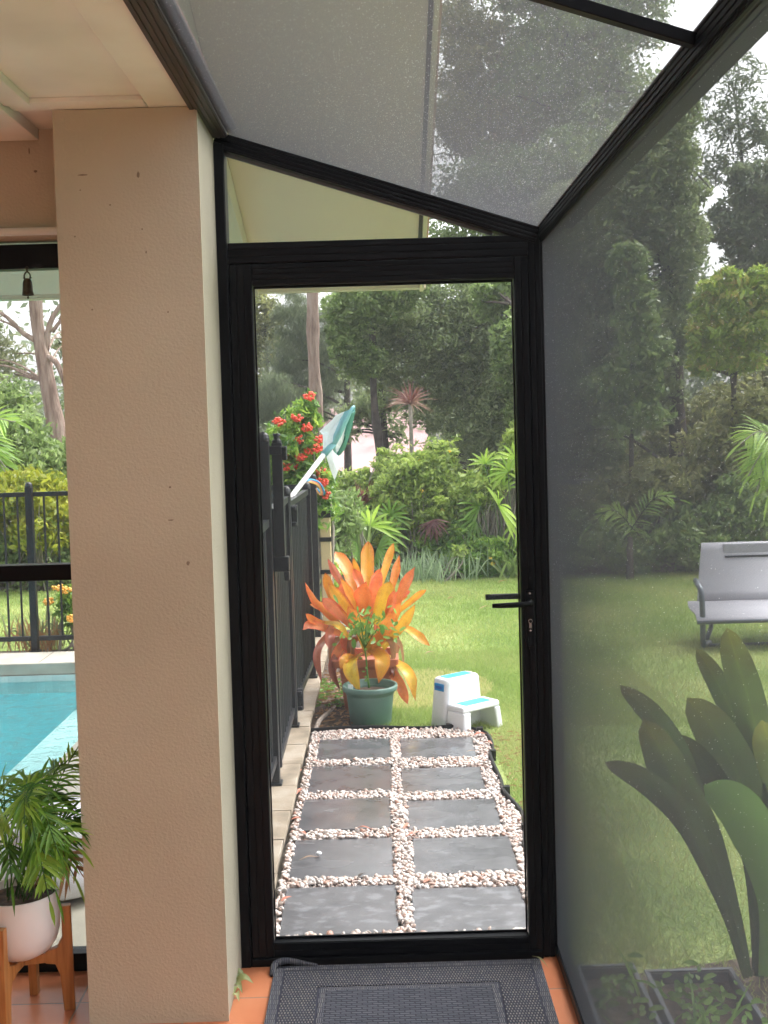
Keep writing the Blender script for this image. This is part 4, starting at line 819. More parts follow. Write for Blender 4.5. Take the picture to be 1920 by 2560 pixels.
mat('mat_trim', (.018, .02, .04, 1), rough=.8)
def ring(name, m, i0, i1, z, bev=.001):
    mb = MB(); x0, x1, y0, y1 = MX0+i0, MX1-i0, MY0+i0, MY1-i0; w = i1-i0
    mb.box(x0, x1, y1-w, y1, .001, z).box(x0, x1, y0, y0+w, .001, z).box(x0, x0+w, y0+w+.0003, y1-w-.0003, .001, z).box(x1-w, x1, y0+w+.0003, y1-w-.0003, .001, z); return mb.build(name, m, mt)
ring('edge', 'mat_edge', 0, .026, .0085); ring('trim', 'mat_trim', .0263, .032, .0075); ring('border', 'mat_weave', .0323, .128, .0095); ring('trim', 'mat_trim', .1283, .134, .0075); ring('inner_edge', 'mat_edge', .1343, .150, .0095)
MB().box(MX0+.1503, MX1-.1503, MY0+.1503, MY1-.1503, .001, .0095).build('centre_panel', 'mat_panel', mt)
mb = MB()
pts = bez([(MX0-.006, 3.20, .006), (MX0+.0, 3.24, .016), (MX0+.03, 3.252, .022), (MX0+.08, 3.250, .014), (MX0+.12, 3.247, .008)], 12); mb.tube(pts, [.006, .008, .010, .011, .010, .010, .009, .008, .007, .006, .005, .004], 8)
mb.build('curled_corner', 'mat_edge', mt, smooth=True)

# ------------------------------------------------------------------ stool
stl = empty('step_stool', (.42, 6.2, -.1), 'white plastic two-step stool with blue grips on the lawn behind the path', 'step stool')
# local frame: front faces -y right; built from lofted rounded profiles
def loft(mb, secs):
    """secs: list of (x0,x1,y0,y1,z,r) rounded rectangles"""
    k = 6; rings = []
    for (x0, x1, y0, y1, z, r) in secs:
        rg = []
        for cx, cy, a0 in ((x1-r, y1-r, 0), (x0+r, y1-r, 90), (x0+r, y0+r, 180), (x1-r, y0+r, 270)):
            for j in range(k): a = R(a0+90*j/(k-1)); rg.append((cx+r*math.cos(a), cy+r*math.sin(a), z))
        rings.append(rg)
    n = 4*k; vs = [p for rg in rings for p in rg]; fs = [(i*n+j, i*n+(j+1) % n, (i+1)*n+(j+1) % n, (i+1)*n+j) for i in range(len(rings)-1) for j in range(n)]
    fs.append(tuple((len(rings)-1)*n+j for j in range(n))); return mb.add(vs, fs)
# x along the step width, y depth (front -y). upper block behind, lower step in front
up_ = MB(); loft(up_, [(-.142, .142, -.01, .135, 0, .03), (-.132, .132, -.004, .124, .13, .028), (-.124, .124, 0, .116, .250, .026), (-.120, .120, .004, .112, .266, .022), (-.110, .110, .013, .103, .272, .018)])
ls = MB()
def slab(x0, x1, x0t, x1t, y0, y1, y0t, y1t, z0, z1): ls.add([(x0, y0, z0), (x1, y0, z0), (x1, y1, z0), (x0, y1, z0), (x0t, y0t, z1), (x1t, y0t, z1), (x1t, y1t, z1), (x0t, y1t, z1)], [(0, 3, 2, 1), (4, 5, 6, 7), (0, 1, 5, 4), (1, 2, 6, 5), (2, 3, 7, 6), (3, 0, 4, 7)])
slab(-.142, -.086, -.134, -.078, -.152, -.0105, -.140, -.0105, 0, .116); slab(.100, .142, .092, .134, -.152, -.0105, -.140, -.0105, 0, .116); slab(-.134, .134, -.130, .130, -.140, -.006, -.134, -.006, .1163, .148)
ST_A, ST_X, ST_Y, ST_S = 38, .412, 6.19, 1.0
def rot(mb):
    a = R(ST_A); c, s = math.cos(a), math.sin(a); mb.v = [(ST_X+(x*c-y*s)*ST_S, ST_Y+(x*s+y*c)*ST_S, -.1+z*ST_S) for x, y, z in mb.v]; return mb
rot(up_).build('upper_step', 'white_plastic', stl, bevel=.007, seg=3); rot(ls).build('lower_step', 'white_plastic', stl, bevel=.010, seg=3)
g1 = MB(); loft(g1, [(-.092, .092, .024, .094, .272, .010), (-.090, .090, .026, .092, .2745, .010)]); rot(g1).build('top_grip', 'blue_grip', stl)
g1 = MB(); loft(g1, [(-.092, .092, -.118, -.035, .148, .012), (-.090, .090, -.116, -.037, .1505, .012)]); rot(g1).build('lower_grip', 'blue_grip', stl)
g1 = MB().box(-.1285, -.120, .020, .096, .205, .246); rot(g1).build('side_handle', 'blue_handle', stl, bevel=.004)
g1 = MB().box(-.1305, -.128, .032, .084, .216, .233); rot(g1).build('handle_slot', 'blue_plastic', stl, bevel=.001)

# ------------------------------------------------------------------ garden chair beyond the wall mesh
ch = empty('garden_chair', (2.75, 8.3, -.1), 'grey sling double garden chair with metal frame on the lawn behind the mesh', 'garden chair')
CX0, CX1 = 2.17, 3.42
seat = MB(); sp = bez([(0, 7.95, .115), (0, 8.1, .15), (0, 8.35, .145), (0, 8.5, .17)], 8); bk = bez([(0, 8.5, .165), (0, 8.64, .36), (0, 8.76, .565)], 8)
def ribbon(mb, c, x0, x1, x0b, x1b):
    n = len(c)
    for i, p in enumerate(c):
        t = i/(n-1); mb.v += [(x0+(x0b-x0)*t, p[1], p[2]), (x1+(x1b-x1)*t, p[1], p[2])]
    mb.f += [(2*i, 2*i+1, 2*i+3, 2*i+2) for i in range(n-1)]
ribbon(seat, sp, CX0-.02, CX1, CX0+.06, CX1); o = seat.build('seat', 'sling', ch, smooth=True); o.modifiers.new('t', 'SOLIDIFY').thickness = .012
seat = MB(); ribbon(seat, bk, CX0+.13, CX1, CX0+.24, CX1); o = seat.build('backrest', 'sling', ch, smooth=True); o.modifiers.new('t', 'SOLIDIFY').thickness = .012
MB().box(2.56, 3.3, 8.705, 8.735, .47, .565).build('headrest', 'headrest', ch, bevel=.01)
MB().box(2.565, 3.3, 8.68, 8.695, .462, .476).build('headrest_seam', 'fence_black', ch, bevel=.004)
for x in (CX0+.04, CX1):
    fr_ = MB(); fr_.tube(bez([(x+.09, 8.52, .30), (x+.05, 8.38, .34), (x, 8.14, .345), (x, 8.05, .30), (x, 8.03, .15), (x, 8.03, -.02), (x+.02, 8.08, -.075), (x+.10, 8.22, -.085)], 26), [.020]*26, 10)
    fr_.tube(bez([(x+.17, 8.45, .10), (x+.17, 8.42, -.0), (x+.10, 8.3, -.08)], 8), .017, 8); fr_.build('side_frame', 'chair_frame', ch, smooth=True)
MB().tube([(CX0+.08, 8.12, -.085), (CX1, 8.12, -.085)], .011, 8).tube([(CX0+.17, 8.43, .055), (CX1, 8.43, .055)], .011, 8).tube([(CX0-.02, 7.95, .108), (CX1, 7.95, .108)], .013, 8).build('cross_bars', 'chair_frame', ch, smooth=True)

# ------------------------------------------------------------------ pots, soil bed
gp = empty('green_pot', (-.098, 6.28, -.1), 'round green plastic pot with a leggy seedling in front of the orange plant', 'pot')
c = P(927, 1822, Z=-.1); GPX, GPY = c[0], c[1]+.11
MB().lathe([(0, 0), (.108, 0), (.112, .006), (.131, .180), (.133, .187), (.149, .189), (.152, .196), (.152, .213), (.149, .218), (.139, .218), (.136, .212), (.133, .17), (0, .165)], (GPX, GPY, -.1), 64).build('body', 'pot_green', gp, smooth=True, bevel=0)
MB().lathe([(.133, .172), (.08, .186), (0, .182)], (GPX, GPY, -.1), 30).build('potting_soil', 'soil', gp)
MB().box(GPX-.118, GPX-.09, GPY-.075, GPY-.072, .085, .135).build('plant_tag', 'white_plastic', gp)
sd_ = empty('seedling', (GPX, GPY, .11), 'leggy light green seedling with drooping leaves in the green pot', 'plant')
K = lambda u, v, Y: P(600+u/2.183, 1300+v/2.183, Y=Y)
mb = MB(); mb.tube(bez([K(705, 915, GPY-.03), K(695, 840, GPY-.03), K(688, 750, GPY-.03), K(670, 640, GPY-.04), K(660, 560, GPY-.05)], 14), list(np.linspace(.006, .003, 14)), 7)
for e in ((590, 560), (600, 640), (720, 500), (770, 540), (820, 600), (750, 620), (640, 500), (700, 580)): mb.tube(bez([K(680, 700, GPY-.04), K((e[0]+675)/2, (e[1]+640)/2-20, GPY-.06), K(e[0], e[1], GPY-.08+.06*random.random())], 7), [.003]*4+[.002]*3, 5)
mb.build('stem', 'weed_leaf', sd_, smooth=True)
sl2 = Straps()
for i in range(95):
    p = K(random.gauss(705, 72), random.gauss(565, 50), GPY-.08+.12*random.random()); sl2.thin(p, (random.gauss(0, .8), random.gauss(0, .5), random.uniform(-1, .2)), random.uniform(.025, .05), random.uniform(.012, .02), random.random(), .25, normal=(random.gauss(0, .4), -1, .5))
for m_ in ((775, 575), (620, 650)): sl2.thin(K(*m_, GPY-.09), (.05, 0, -1), .05, .028, 0, .1)
for i in range(8): p = K(random.gauss(685, 12), random.uniform(700, 880), GPY-.04); sl2.thin(p, (random.gauss(0, 1), 0, .2), .02, .01, .5, .3)
sl2.build('leaves', 'weed_leaf', sd_)
# terracotta pot
tp = empty('terracotta_pot', (-.09, 6.72, -.1), 'ribbed terracotta plastic pot holding the orange bromeliad behind the green pot', 'pot')
c = K(690, 850, 6.72); TX = c[0]; TPY = 6.72
mb = MB(); loft(mb, [(TX-.125, TX+.125, TPY-.125, TPY+.125, -.1, .02), (TX-.15, TX+.15, TPY-.15, TPY+.15, .15, .02), (TX-.152, TX+.152, TPY-.152, TPY+.152, .16, .02), (TX-.185, TX+.185, TPY-.185, TPY+.185, .163, .02), (TX-.19, TX+.19, TPY-.19, TPY+.19, .205, .02), (TX-.165, TX+.165, TPY-.165, TPY+.165, .205, .02), (TX-.16, TX+.16, TPY-.16, TPY+.16, .16, .02)])
mb.build('body', 'terracotta_pot', tp, bevel=.004)
mb = MB(); 
for z in (-.02, .03, .08, .125): s_ = .125+.025*(z+.1)/.25+.004; loft(mb, [(TX-s_, TX+s_, TPY-s_, TPY+s_, z, .02), (TX-s_, TX+s_, TPY-s_, TPY+s_, z+.012, .02)])
mb.build('ribs', 'terracotta_pot', tp)
# bromeliad
br_ = empty('bromeliad', (TX, TPY, .15), 'large orange and yellow bromeliad with broad strap leaves', 'plant')
bs = Straps()
def BL(tip, mid, base, w, v, Yt=6.6, Ym=6.65, Yb=6.72, rt_=True, fold=.2):
    s = 6.6/FPX/2.183; nn = (random.gauss(0, .35), -1, random.uniform(.0, .6)); bs.add([K(*base, Yb), K(*mid, Ym), K(*tip, Yt)], w*s*1.0, v*.9+random.gauss(0, .13), normal=nn, n=18, fold=fold, ruffle=random.uniform(.02, .12), shape=lambda t: (.62+.38*min(1, t/.5))*(1 if t < .62 else max(.0, 1-((t-.62)/.38)**(2.6 if rt_ else 1.3))))
L_ = [((700, 115), (697, 250), (700, 480), 78, .18, 6.95, 6.9), ((518, 172), (575, 260), (650, 460), 82, .42, 6.9, 6.85), ((478, 210), (530, 300), (620, 440), 45, .72, 6.95, 6.9), ((838, 125), (800, 240), (740, 430), 46, .35, 6.9, 6.85),
      ((870, 190), (845, 300), (800, 460), 46, .40, 6.85, 6.8), ((955, 255), (905, 360), (830, 520), 66, .55, 6.75, 6.75), ((465, 288), (500, 390), (570, 540), 62, .45, 6.8, 6.8), ((354, 338), (430, 450), (560, 580), 58, .55, 6.6, 6.68),
      ((1018, 380), (950, 430), (840, 520), 36, .42, 6.6, 6.66), ((957, 460), (900, 560), (780, 700), 60, .30, 6.4, 6.5), ((1037, 688), (960, 625), (850, 560), 50, .12, 6.5, 6.5), ((480, 345), (560, 450), (660, 590), 62, .30, 6.55, 6.6),
      ((545, 312), (600, 410), (670, 540), 50, .42, 6.6, 6.65), ((450, 425), (520, 480), (620, 580), 72, .68, 6.55, 6.6), ((690, 335), (690, 420), (695, 560), 120, .62, 6.6, 6.65), ((772, 285), (745, 370), (710, 520), 66, .55, 6.65, 6.68),
      ((820, 335), (790, 430), (740, 570), 98, .15, 6.6, 6.62), ((840, 385), (825, 470), (790, 590), 52, .75, 6.55, 6.6), ((342, 600), (400, 572), (600, 640), 48, .62, 6.5, 6.55), ((358, 512), (400, 548), (470, 570), 40, .62, 6.5, 6.55),
      ((488, 708), (485, 620), (500, 560), 62, .72, 6.45, 6.5), ((445, 890), (422, 720), (510, 590), 42, .78, 6.5, 6.5), ((600, 660), (540, 575), (450, 560), 34, .25, 6.4, 6.45), ((655, 945), (608, 790), (690, 720), 86, .22, 6.33, 6.38),
      ((757, 890), (775, 760), (715, 700), 82, .33, 6.42, 6.45), ((958, 985), (915, 830), (800, 745), 62, .40, 6.4, 6.45), ((915, 1005), (865, 880), (800, 800), 54, .92, 6.45, 6.48), ((545, 930), (500, 800), (580, 650), 40, .95, 6.6, 6.55),
      ((550, 815), (580, 752), (660, 760), 46, .3, 6.4, 6.45), ((620, 265), (650, 330), (680, 430), 50, .72, 6.8, 6.8), ((770, 262), (740, 340), (700, 450), 60, .5, 6.85, 6.8), ((560, 330), (570, 420), (620, 520), 70, .70, 6.75, 6.75), ((590, 470), (640, 560), (690, 700), 66, .35, 6.45, 6.5), ((880, 455), (850, 530), (790, 640), 62, .5, 6.5, 6.6), ((830, 500), (790, 600), (720, 720), 70, .2, 6.4, 6.5), ((870, 960), (850, 850), (780, 700), 44, .85, 6.55, 6.55), ((500, 860), (520, 740), (600, 620), 50, .97, 6.65, 6.6), ((860, 740), (850, 650), (790, 600), 40, .97, 6.8, 6.8), ((640, 520), (665, 600), (700, 740), 80, .12, 6.42, 6.48), ((540, 620), (590, 690), (660, 780), 60, .9, 6.6, 6.65)]
for t_, m_, b_, w, v, Yt, Ym in L_: BL(t_, m_, b_, w, v, Yt, Ym, fold=random.uniform(.1, .28), rt_=random.random() < .5)
for i in range(22):
    a = random.uniform(-1.25, 1.25); l = random.uniform(150, 330); u, v_ = 690+l*math.sin(a), 600-l*math.cos(a)*1.25; BL((u, v_), (690+.55*l*math.sin(a), 600-.62*l*math.cos(a)*1.25-20), (690+random.uniform(-40, 40), 650), random.uniform(38, 66), random.choice([.2, .35, .5, .62, .72, .8, .95]), 6.85+random.uniform(-.1, .15), 6.85, fold=.25, rt_=random.random() < .6)
bs.build('leaves', 'bromeliad', br_)
# old brown hanging blades
bs = Straps()
for i in range(16):
    x = random.choice([random.uniform(470, 620), random.uniform(820, 880)]); Y0 = random.uniform(6.6, 6.8); bs.add([K(x*.6+.4*690, 640, Y0), K(x, 680, Y0-.05), K(x+random.uniform(-15, 25), random.uniform(820, 960), Y0-.06)], .028, random.uniform(.0, 1), normal=(.3, -1, .2), n=10, tip=.6)
bs.build('old_leaves', 'dry_palm', br_)
# stick, weeds, litter
bn = MB(); bn.tube(bez([P(787, 1828, Z=-.075), P(800, 1800, Z=-.06), P(820, 1782, Z=-.06), P(838, 1765, Z=-.05)], 10), [.013, .012, .014, .012, .012, .013, .011, .011, .009, .006], 8); bn.tube([P(835, 1768, Z=-.05), P(830, 1772, Z=-.03)], .006, 6)
tag(bn.build('stick', 'wood_branch', smooth=True, origin=P(800, 1800, Z=-.09)), 'weathered grey stick lying on the soil by the stone kerb', 'stick')
wd = Straps()
for i in range(60):
    x, y, _ = P(random.uniform(785, 860), random.uniform(1700, 1770), Z=-.09)
    for k in range(4): a = random.uniform(0, 6.28); wd.thin((x, y, -.085), (math.cos(a), math.sin(a), .6), random.uniform(.02, .05), .014, random.random(), .4)
tag(wd.build('weeds', 'weed_leaf', None, P(820, 1740, Z=-.09)), 'low green weeds on the soil between kerb and pots', 'weeds', kind='stuff')
lit = Straps()
for i in range(420):
    x, y = random.uniform(-.40, -.14), random.uniform(6.12, 7.6); a = random.uniform(0, 6.28); lit.thin((x, y, -.088+.012*random.random()), (math.cos(a), math.sin(a), .1), random.uniform(.015, .06), random.uniform(.002, .012), random.random(), 0)
for i in range(260):
    x, y = random.uniform(.53, .72), random.uniform(4.3, 6.0); a = random.uniform(0, 6.28); lit.thin((x, y, -.09+.01*random.random()), (math.cos(a), math.sin(a), .1), random.uniform(.015, .05), random.uniform(.002, .008), random.random(), 0)
tag(lit.build('leaf_litter', 'dry_palm', None, (-.3, 6.5, -.09)), 'dry leaf litter scattered on the soil', 'leaf litter', kind='stuff')
# ------------------------------------------------------------------ lawn blades
def blades(n, area, h0, h1, w):
    x0, x1, y0, y1 = area; x = rng.uniform(x0, x1, n); y = rng.uniform(y0, y1, n); h = rng.uniform(h0, h1, n); a = rng.uniform(0, 6.28, n); l = rng.normal(size=(n, 2))*.6
    b = np.stack([x, y, np.full(n, -.103)], 1); s = np.stack([np.cos(a), np.sin(a), np.zeros(n)], 1)*w; t = b+np.stack([l[:, 0]*h, l[:, 1]*h, h], 1)
    V = np.stack([b-s, b+s, t], 1).reshape(-1, 3)
    patch = .5+.5*np.sin(x*3.1+1.3*np.sin(y*1.7))*np.sin(y*2.3+x); v = np.clip(.25+.35*patch+.35*rng.random(n), 0, 1)
    # dry worn spot beside the orange plant
    d = np.hypot((x-.2)/.45, (y-7.1)/.5); v = np.where((d < 1) & (rng.random(n) < .7), 1.0, v)
    return V, np.repeat(v, 3)
VV = []; AA = []
for n, ar, h0, h1, w in ((60000, (-.12, 1.6, 6.12, 8.2), .018, .042, .0022), (60000, (-.15, 4.2, 8.2, 12.0), .02, .045, .004), (14000, (.53, .85, 3.4, 6.1), .015, .04, .0022), (60000, (.6, 3.4, 2.6, 8.3), .018, .045, .003), (22000, (-5, -.9, 8.8, 12.0), .02, .045, .005)):
    V, A = blades(n, ar, h0, h1, w); VV.append(V); AA.append(A)
VV = np.concatenate(VV); AA = np.concatenate(AA)
tag(mesh_np('grass', VV, np.arange(len(VV)).reshape(-1, 3), 'grass_blade', None, {'v': AA}, False, (0, 0, 0)), 'short green lawn grass', 'grass', kind='stuff')

# ------------------------------------------------------------------ fan palms, clumps, cordylines
def fan(S, c, d, n, L, w, v, spread=1.3, droop=.35):
    c = np.array(c, float); d = np.array(d, float); d /= np.linalg.norm(d); s = np.cross(d, (0, -1, .15)); s /= np.linalg.norm(s)+1e-9
    for k in range(n):
        a = spread*(2*(k+.5)/n-1)*1.25; dd = d*math.cos(a)+s*math.sin(a)+np.array([0, rng.normal()*.1, 0]); S.thin(c, dd, L*rng.uniform(.85, 1.1)*(1-.12*abs(a)), w, np.clip(v+rng.normal()*.1, 0, 1), droop, normal=(rng.normal()*.2, -.8, .7), n=6, fold=.1)
def fan_palm(name, label, heads, base, group=None, mt_='fan_green', L=.34, w=.034):
    t = empty(name, base, label, 'palm', group); S = Straps(); st = MB()
    for (px_, py_, Y, ux, uz, sc, v) in heads:
        c = P(px_, py_, Y=Y); fan(S, c, (ux, -.35, uz), 9, L*sc, w*sc, v, droop=.3); b = np.array([base[0]+rng.normal()*.12, base[1]+rng.normal()*.1, -.1]); st.tube(bez([b, lerp(b, c, .6)+np.array([0, 0, .12]), c], 8), .007, 5, cap=False)
    S.build('fronds', mt_, t); st.build('stems', 'leaf_mid', t, smooth=True, fix=False); return t
YH = 12.35
r = lambda a, b: random.uniform(a, b)
fan_palm('lady_palm', 'bright fan-leaved palm clump nearest the right door stile in the hedge', [(1247, 1265, YH-.2, .1, .1, 1.15, .9), (1200, 1265, YH, -.6, .3, .9, .5), (1300, 1290, YH-.1, .2, -.3, 1., .85), (1240, 1345, YH-.15, 0, -.5, .9, .7), (1290, 1150, YH, .2, .9, 1, .9), (1212, 1160, YH, .1, 1, .8, .8), (1310, 1210, YH, .5, .6, 1, .9), (1270, 1180, YH, -.5, .6, .9, .8), (1190, 1300, YH, -.4, -.2, .8, .3), (1255, 1225, YH+.1, -.2, .8, .9, .7), (1330, 1170, YH, .3, .8, 1, .95), (1225, 1205, YH+.15, -.2, .6, .9, .5), (1340, 1250, YH, .6, .2, 1, .8)], P(1265, 1440, Z=-.1), 'fan palms along the hedge')
fan_palm('lady_palm', 'wide fan-leaved palm clump rising behind the top of the orange plant', [(925, 1315, YH-.3, .2, .6, 1.15, .85), (840, 1330, YH-.2, -.3, .3, 1.1, .6), (870, 1290, YH-.1, -.1, .8, 1, .5), (960, 1330, YH-.2, .7, .3, 1., .5), (830, 1390, YH-.3, -.5, .2, 1, .4), (905, 1300, YH, -.3, .8, 1, .6), (975, 1290, YH, .3, .8, .9, .4), (850, 1360, YH-.3, .2, .1, 1.1, .5), (815, 1300, YH, -.3, .7, .9, .5), (890, 1350, YH-.35, -.2, 0, .9, .3), (945, 1370, YH-.3, .4, -.1, .9, .4)], P(890, 1440, Z=-.1), 'fan palms along the hedge')
fan_palm('dead_palm_frond', 'brown dead fan frond hanging in the middle of the hedge', [(1075, 1305, YH-.1, 0, -1, .6, .2), (1085, 1300, YH-.1, .2, -1, .6, .4)], P(1075, 1420, Z=-.1), None, 'leaf_maroon')
def tuft(name, label, cat, px_, Y, n, L, w, m, spread=1., up_=1., group=None, rx=.2, zb=-.1, droop=.5):
    b = P(px_, 1300, Y=Y); S = Straps()
    for k in range(n):
        a = r(0, 6.28); e = r(.15, 1)*spread; o = np.array([b[0]+random.gauss(0, rx), Y+random.gauss(0, rx*.5), zb]); d = np.array([math.cos(a)*e, math.sin(a)*e*.7, up_]); d /= np.linalg.norm(d); l = L*r(.7, 1.1)
        S.add([o, o+d*l*.55, o+d*l*.9+np.array([0, 0, -droop*l*e*.4])], w, random.random(), normal=(.1*random.gauss(0, 1), -1, .4), n=7, tip=.7, fold=.15)
    return tag(S.build(name, m, None, (b[0], Y, zb)), label, cat, group)
tuft('spider_lily', 'silvery green strappy clump at the lawn edge right of the orange plant', 'plant', 1050, 11.95, 200, .42, .014, 'leaf_silver', rx=.26)
tuft('flax_plant', 'tall narrow green flax blades behind the left of the orange plant', 'plant', 888, 12.1, 34, 1.0, .035, 'leaf_mid', spread=.35, rx=.08)
tuft('liriope', 'short dark grassy tuft at the lawn edge beside the door frame', 'plant', 1290, 12.0, 60, .38, .03, 'leaf_mid', rx=.12)
tuft('variegated_grass', 'pale green grassy tuft at the left end of the hedge by the fence', 'plant', 812, 9.9, 90, .40, .014, 'leaf_silver', rx=.12)
tuft('agave', 'arching yellow-green blades at the foot of the far pool fence', 'plant', 100, 8.75, 46, .42, .018, 'leaf_gum', rx=.12, zb=-.08, droop=1)
tuft('dry_foliage', 'dry brown drooping blades around the far fence post', 'plant', 82, 8.62, 60, .34, .012, 'dry_palm', rx=.10, zb=-.08, droop=1.4)
# cordylines
def cordy(name, label, px_, py_, Y, n, L, w, m, base_py, r0=.03, up_=.25):
    c = np.array(P(px_, py_, Y=Y)); b = np.array(P(px_-8, base_py, Y=Y)); b[2] = -.1; t = empty(name, tuple(b), label, 'plant'); S = Straps()
    for k in range(n):
        e = rng.uniform(-.5, 1)**1; a = r(0, 6.28); q = math.sqrt(max(0, 1-e*e*.8)); d = np.array([math.cos(a)*q, math.sin(a)*q, e+up_]); d /= np.linalg.norm(d); l = L*r(.7, 1.05); v = np.clip(.8-.6*e+rng.normal()*.15, 0, 1)
        S.add([c, c+d*l*.5, c+d*l-np.array([0, 0, .18*l*q])], w, v, normal=(0, -.9, .4), n=7, tip=.75, fold=.2)
    S.build('leaves', m, t); MB().tube(bez([b, lerp(b, c, .5)+np.array([.03, 0, 0]), c], 8), list(np.linspace(r0, r0*.7, 8)), 8).build('stem', 'bark_grey', t, smooth=True, fix=False)
cordy('cordyline', 'spiky pinkish brown cordyline on a bare pale stem above the hedge', 1026, 1010, 13.2, 80, .36, .018, 'cordyline', 1300)
cordy('cordyline', 'low dark maroon cordyline in the hedge below the pink house', 904, 1265, 12.8, 46, .36, .026, 'leaf_maroon', 1400, .02, .8)

# ------------------------------------------------------------------ shrubs of the hedge
def shrub(name, label, cl, n, size, m, group='shrubs of the hedge beyond the lawn', aspect=.34, puff=.2, tr=.014, br_n=40, npuff=70, up=.5, cat='shrub', flowers=None, fm=None, fsize=.035, shell=.3):
    n = int(n*1.7); size = size*.86
    t = empty(name, (cl[0][0], cl[0][1], -.1), label, cat, group); V, F, A, pc = leaf_cloud(cl, n, size, aspect, 0, puff, up_bias=up, npuff=npuff, shell=shell, loose=.15)
    mesh_np('crown', V, F, m, t, {'v': A}); st = MB(); b = np.array([cl[0][0], cl[0][1], -.1])
    for i in rng.choice(len(pc), min(br_n, len(pc)), replace=False):
        q = pc[i]; o = b+np.array([rng.normal()*.12, rng.normal()*.1, 0])+np.array([(q[0]-b[0])*.35, (q[1]-b[1])*.35, 0]); st.tube(bez([o, lerp(o, q, .55)+rng.normal(size=3)*.05, q], 6), list(np.linspace(tr, tr*.35, 6)), 5, cap=False)
    st.build('stems', 'bark_grey', t, smooth=True, fix=False)
    for (a, b_, Y) in (flowers or []):
        c = P(a, b_, Y=Y); mb = MB()
        for k in range(30 if fsize > .03 else 7):
            u = rng.normal(size=3); u /= np.linalg.norm(u); u[2] = u[2]*.7+.1; mb.blob(tuple(np.array(c)+u*fsize*r(.6, 1.0)), (fsize*.26, fsize*.26, fsize*.22), 1, .3)
        mb.build('flower', fm, t)
    return t
C = px_clump
shrub('duranta_shrub', 'airy lime green shrub with yellow flowers in the middle of the hedge', [C(1040, 1200, 12.7, 95, 75), C(1100, 1290, 12.6, 80, 90), C(985, 1290, 12.7, 70, 90), C(1105, 1140, 12.7, 40, 45, w=.6), C(1060, 1180, 12.6, 60, 50)], 13000, .085, 'leaf_lime', flowers=[(1123, 1130, 12.5), (1107, 1275, 12.4), (1130, 1306, 12.4), (1050, 1152, 12.5), (1055, 1228, 12.4), (1125, 1350, 12.4)], fm='flower_bright', fsize=.024)
shrub('duranta_shrub', 'loose pale green shrub in front of the pink house at the left of the hedge', [C(880, 1225, 13.2, 60, 45), C(975, 1175, 13.3, 35, 55), C(940, 1230, 13.2, 60, 60)], 4200, .08, 'leaf_lime')
shrub('lime_shrub', 'yellow-green leafy shrub below the palm fans beside the right door stile', [C(1190, 1225, 12.5, 70, 45), C(1250, 1170, 12.7, 60, 40), C(1300, 1130, 13, 50, 60)], 6000, .09, 'leaf_lime')
shrub('green_shrub', 'dark green glossy shrub low at the lawn edge right of the silvery clump', [C(1190, 1400, 12.2, 90, 55), C(1270, 1405, 12.2, 60, 50), C(1150, 1360, 12.4, 70, 60), C(1090, 1390, 12.4, 50, 50)], 9000, .075, 'leaf_ixora', flowers=[(1225, 1395, 11.8), (1232, 1410, 11.8)], fm='flower_bright', fsize=.02)
shrub('green_shrub', 'dense dark shrub filling the hedge behind the flax blades', [C(900, 1330, 13.2, 110, 90), C(1000, 1370, 13, 90, 80), C(830, 1290, 13.4, 60, 70)], 11000, .08, 'leaf_mid')
shrub('green_shrub', 'deep green shrub behind the right half of the hedge', [C(1200, 1320, 13.4, 110, 90), C(1300, 1300, 13.4, 80, 90), C(1090, 1340, 13.5, 90, 80)], 10000, .08, 'leaf_deep')
shrub('young_shrub', 'small bright green seedling shrub low in front of the hedge', [C(1148, 1378, 11.9, 17, 14)], 160, .09, 'leaf_lime', br_n=4)
# ixora with red flower heads
fl_ = [(774, 992), (742, 1045), (697, 1056), (767, 1070), (746, 1100), (800, 1100), (793, 1122), (752, 1144), (710, 1135), (735, 1172), (804, 1182), (803, 1210), (812, 1238), (712, 1168), (775, 1126), (806, 1205)]
shrub('ixora_bush', 'tall ixora bush covered in round red flower heads behind the pool fence', [C(735, 1110, 8.9, 62, 75, .3), C(765, 1045, 8.9, 35, 40, .2), C(775, 1000, 8.9, 16, 22, .1, .6), C(800, 1200, 8.9, 42, 60, .3), C(700, 1180, 8.9, 50, 70, .3), C(790, 1270, 8.9, 50, 50, .3), C(760, 1180, 8.9, 60, 60, .3)], 8500, .07, 'leaf_ixora', None, cat='flowering shrub', flowers=[(a, b, 8.6+.1*random.random()) for a, b in fl_], fm='flower_red', fsize=.046)
shrub('croton', 'low mixed green and red leafed shrub squeezed behind the end of the pool fence', [C(822, 1450, 9.6, 26, 60, .3), C(820, 1520, 9.3, 20, 50, .3)], 1600, .08, 'leaf_russet', None)
shrub('green_shrub', 'green broad-leafed shrub just right of the cream post behind the fence end', [C(850, 1290, 10.8, 50, 60, .4), C(835, 1350, 10.8, 40, 70, .4)], 2600, .085, 'leaf_mid', None)
# yellow ixora at the far pool fence
shrub('yellow_ixora', 'small plant with pale orange flower heads behind the far pool fence by the column', [C(172, 1500, 8.75, 32, 40, .15), C(185, 1540, 8.75, 22, 40, .15)], 420, .075, 'leaf_ixora', None, cat='flowering shrub', flowers=[(145, 1470, 8.6), (165, 1478, 8.6), (120, 1505, 8.6), (181, 1546, 8.4)], fm='flower_yellow', fsize=.042, br_n=8)

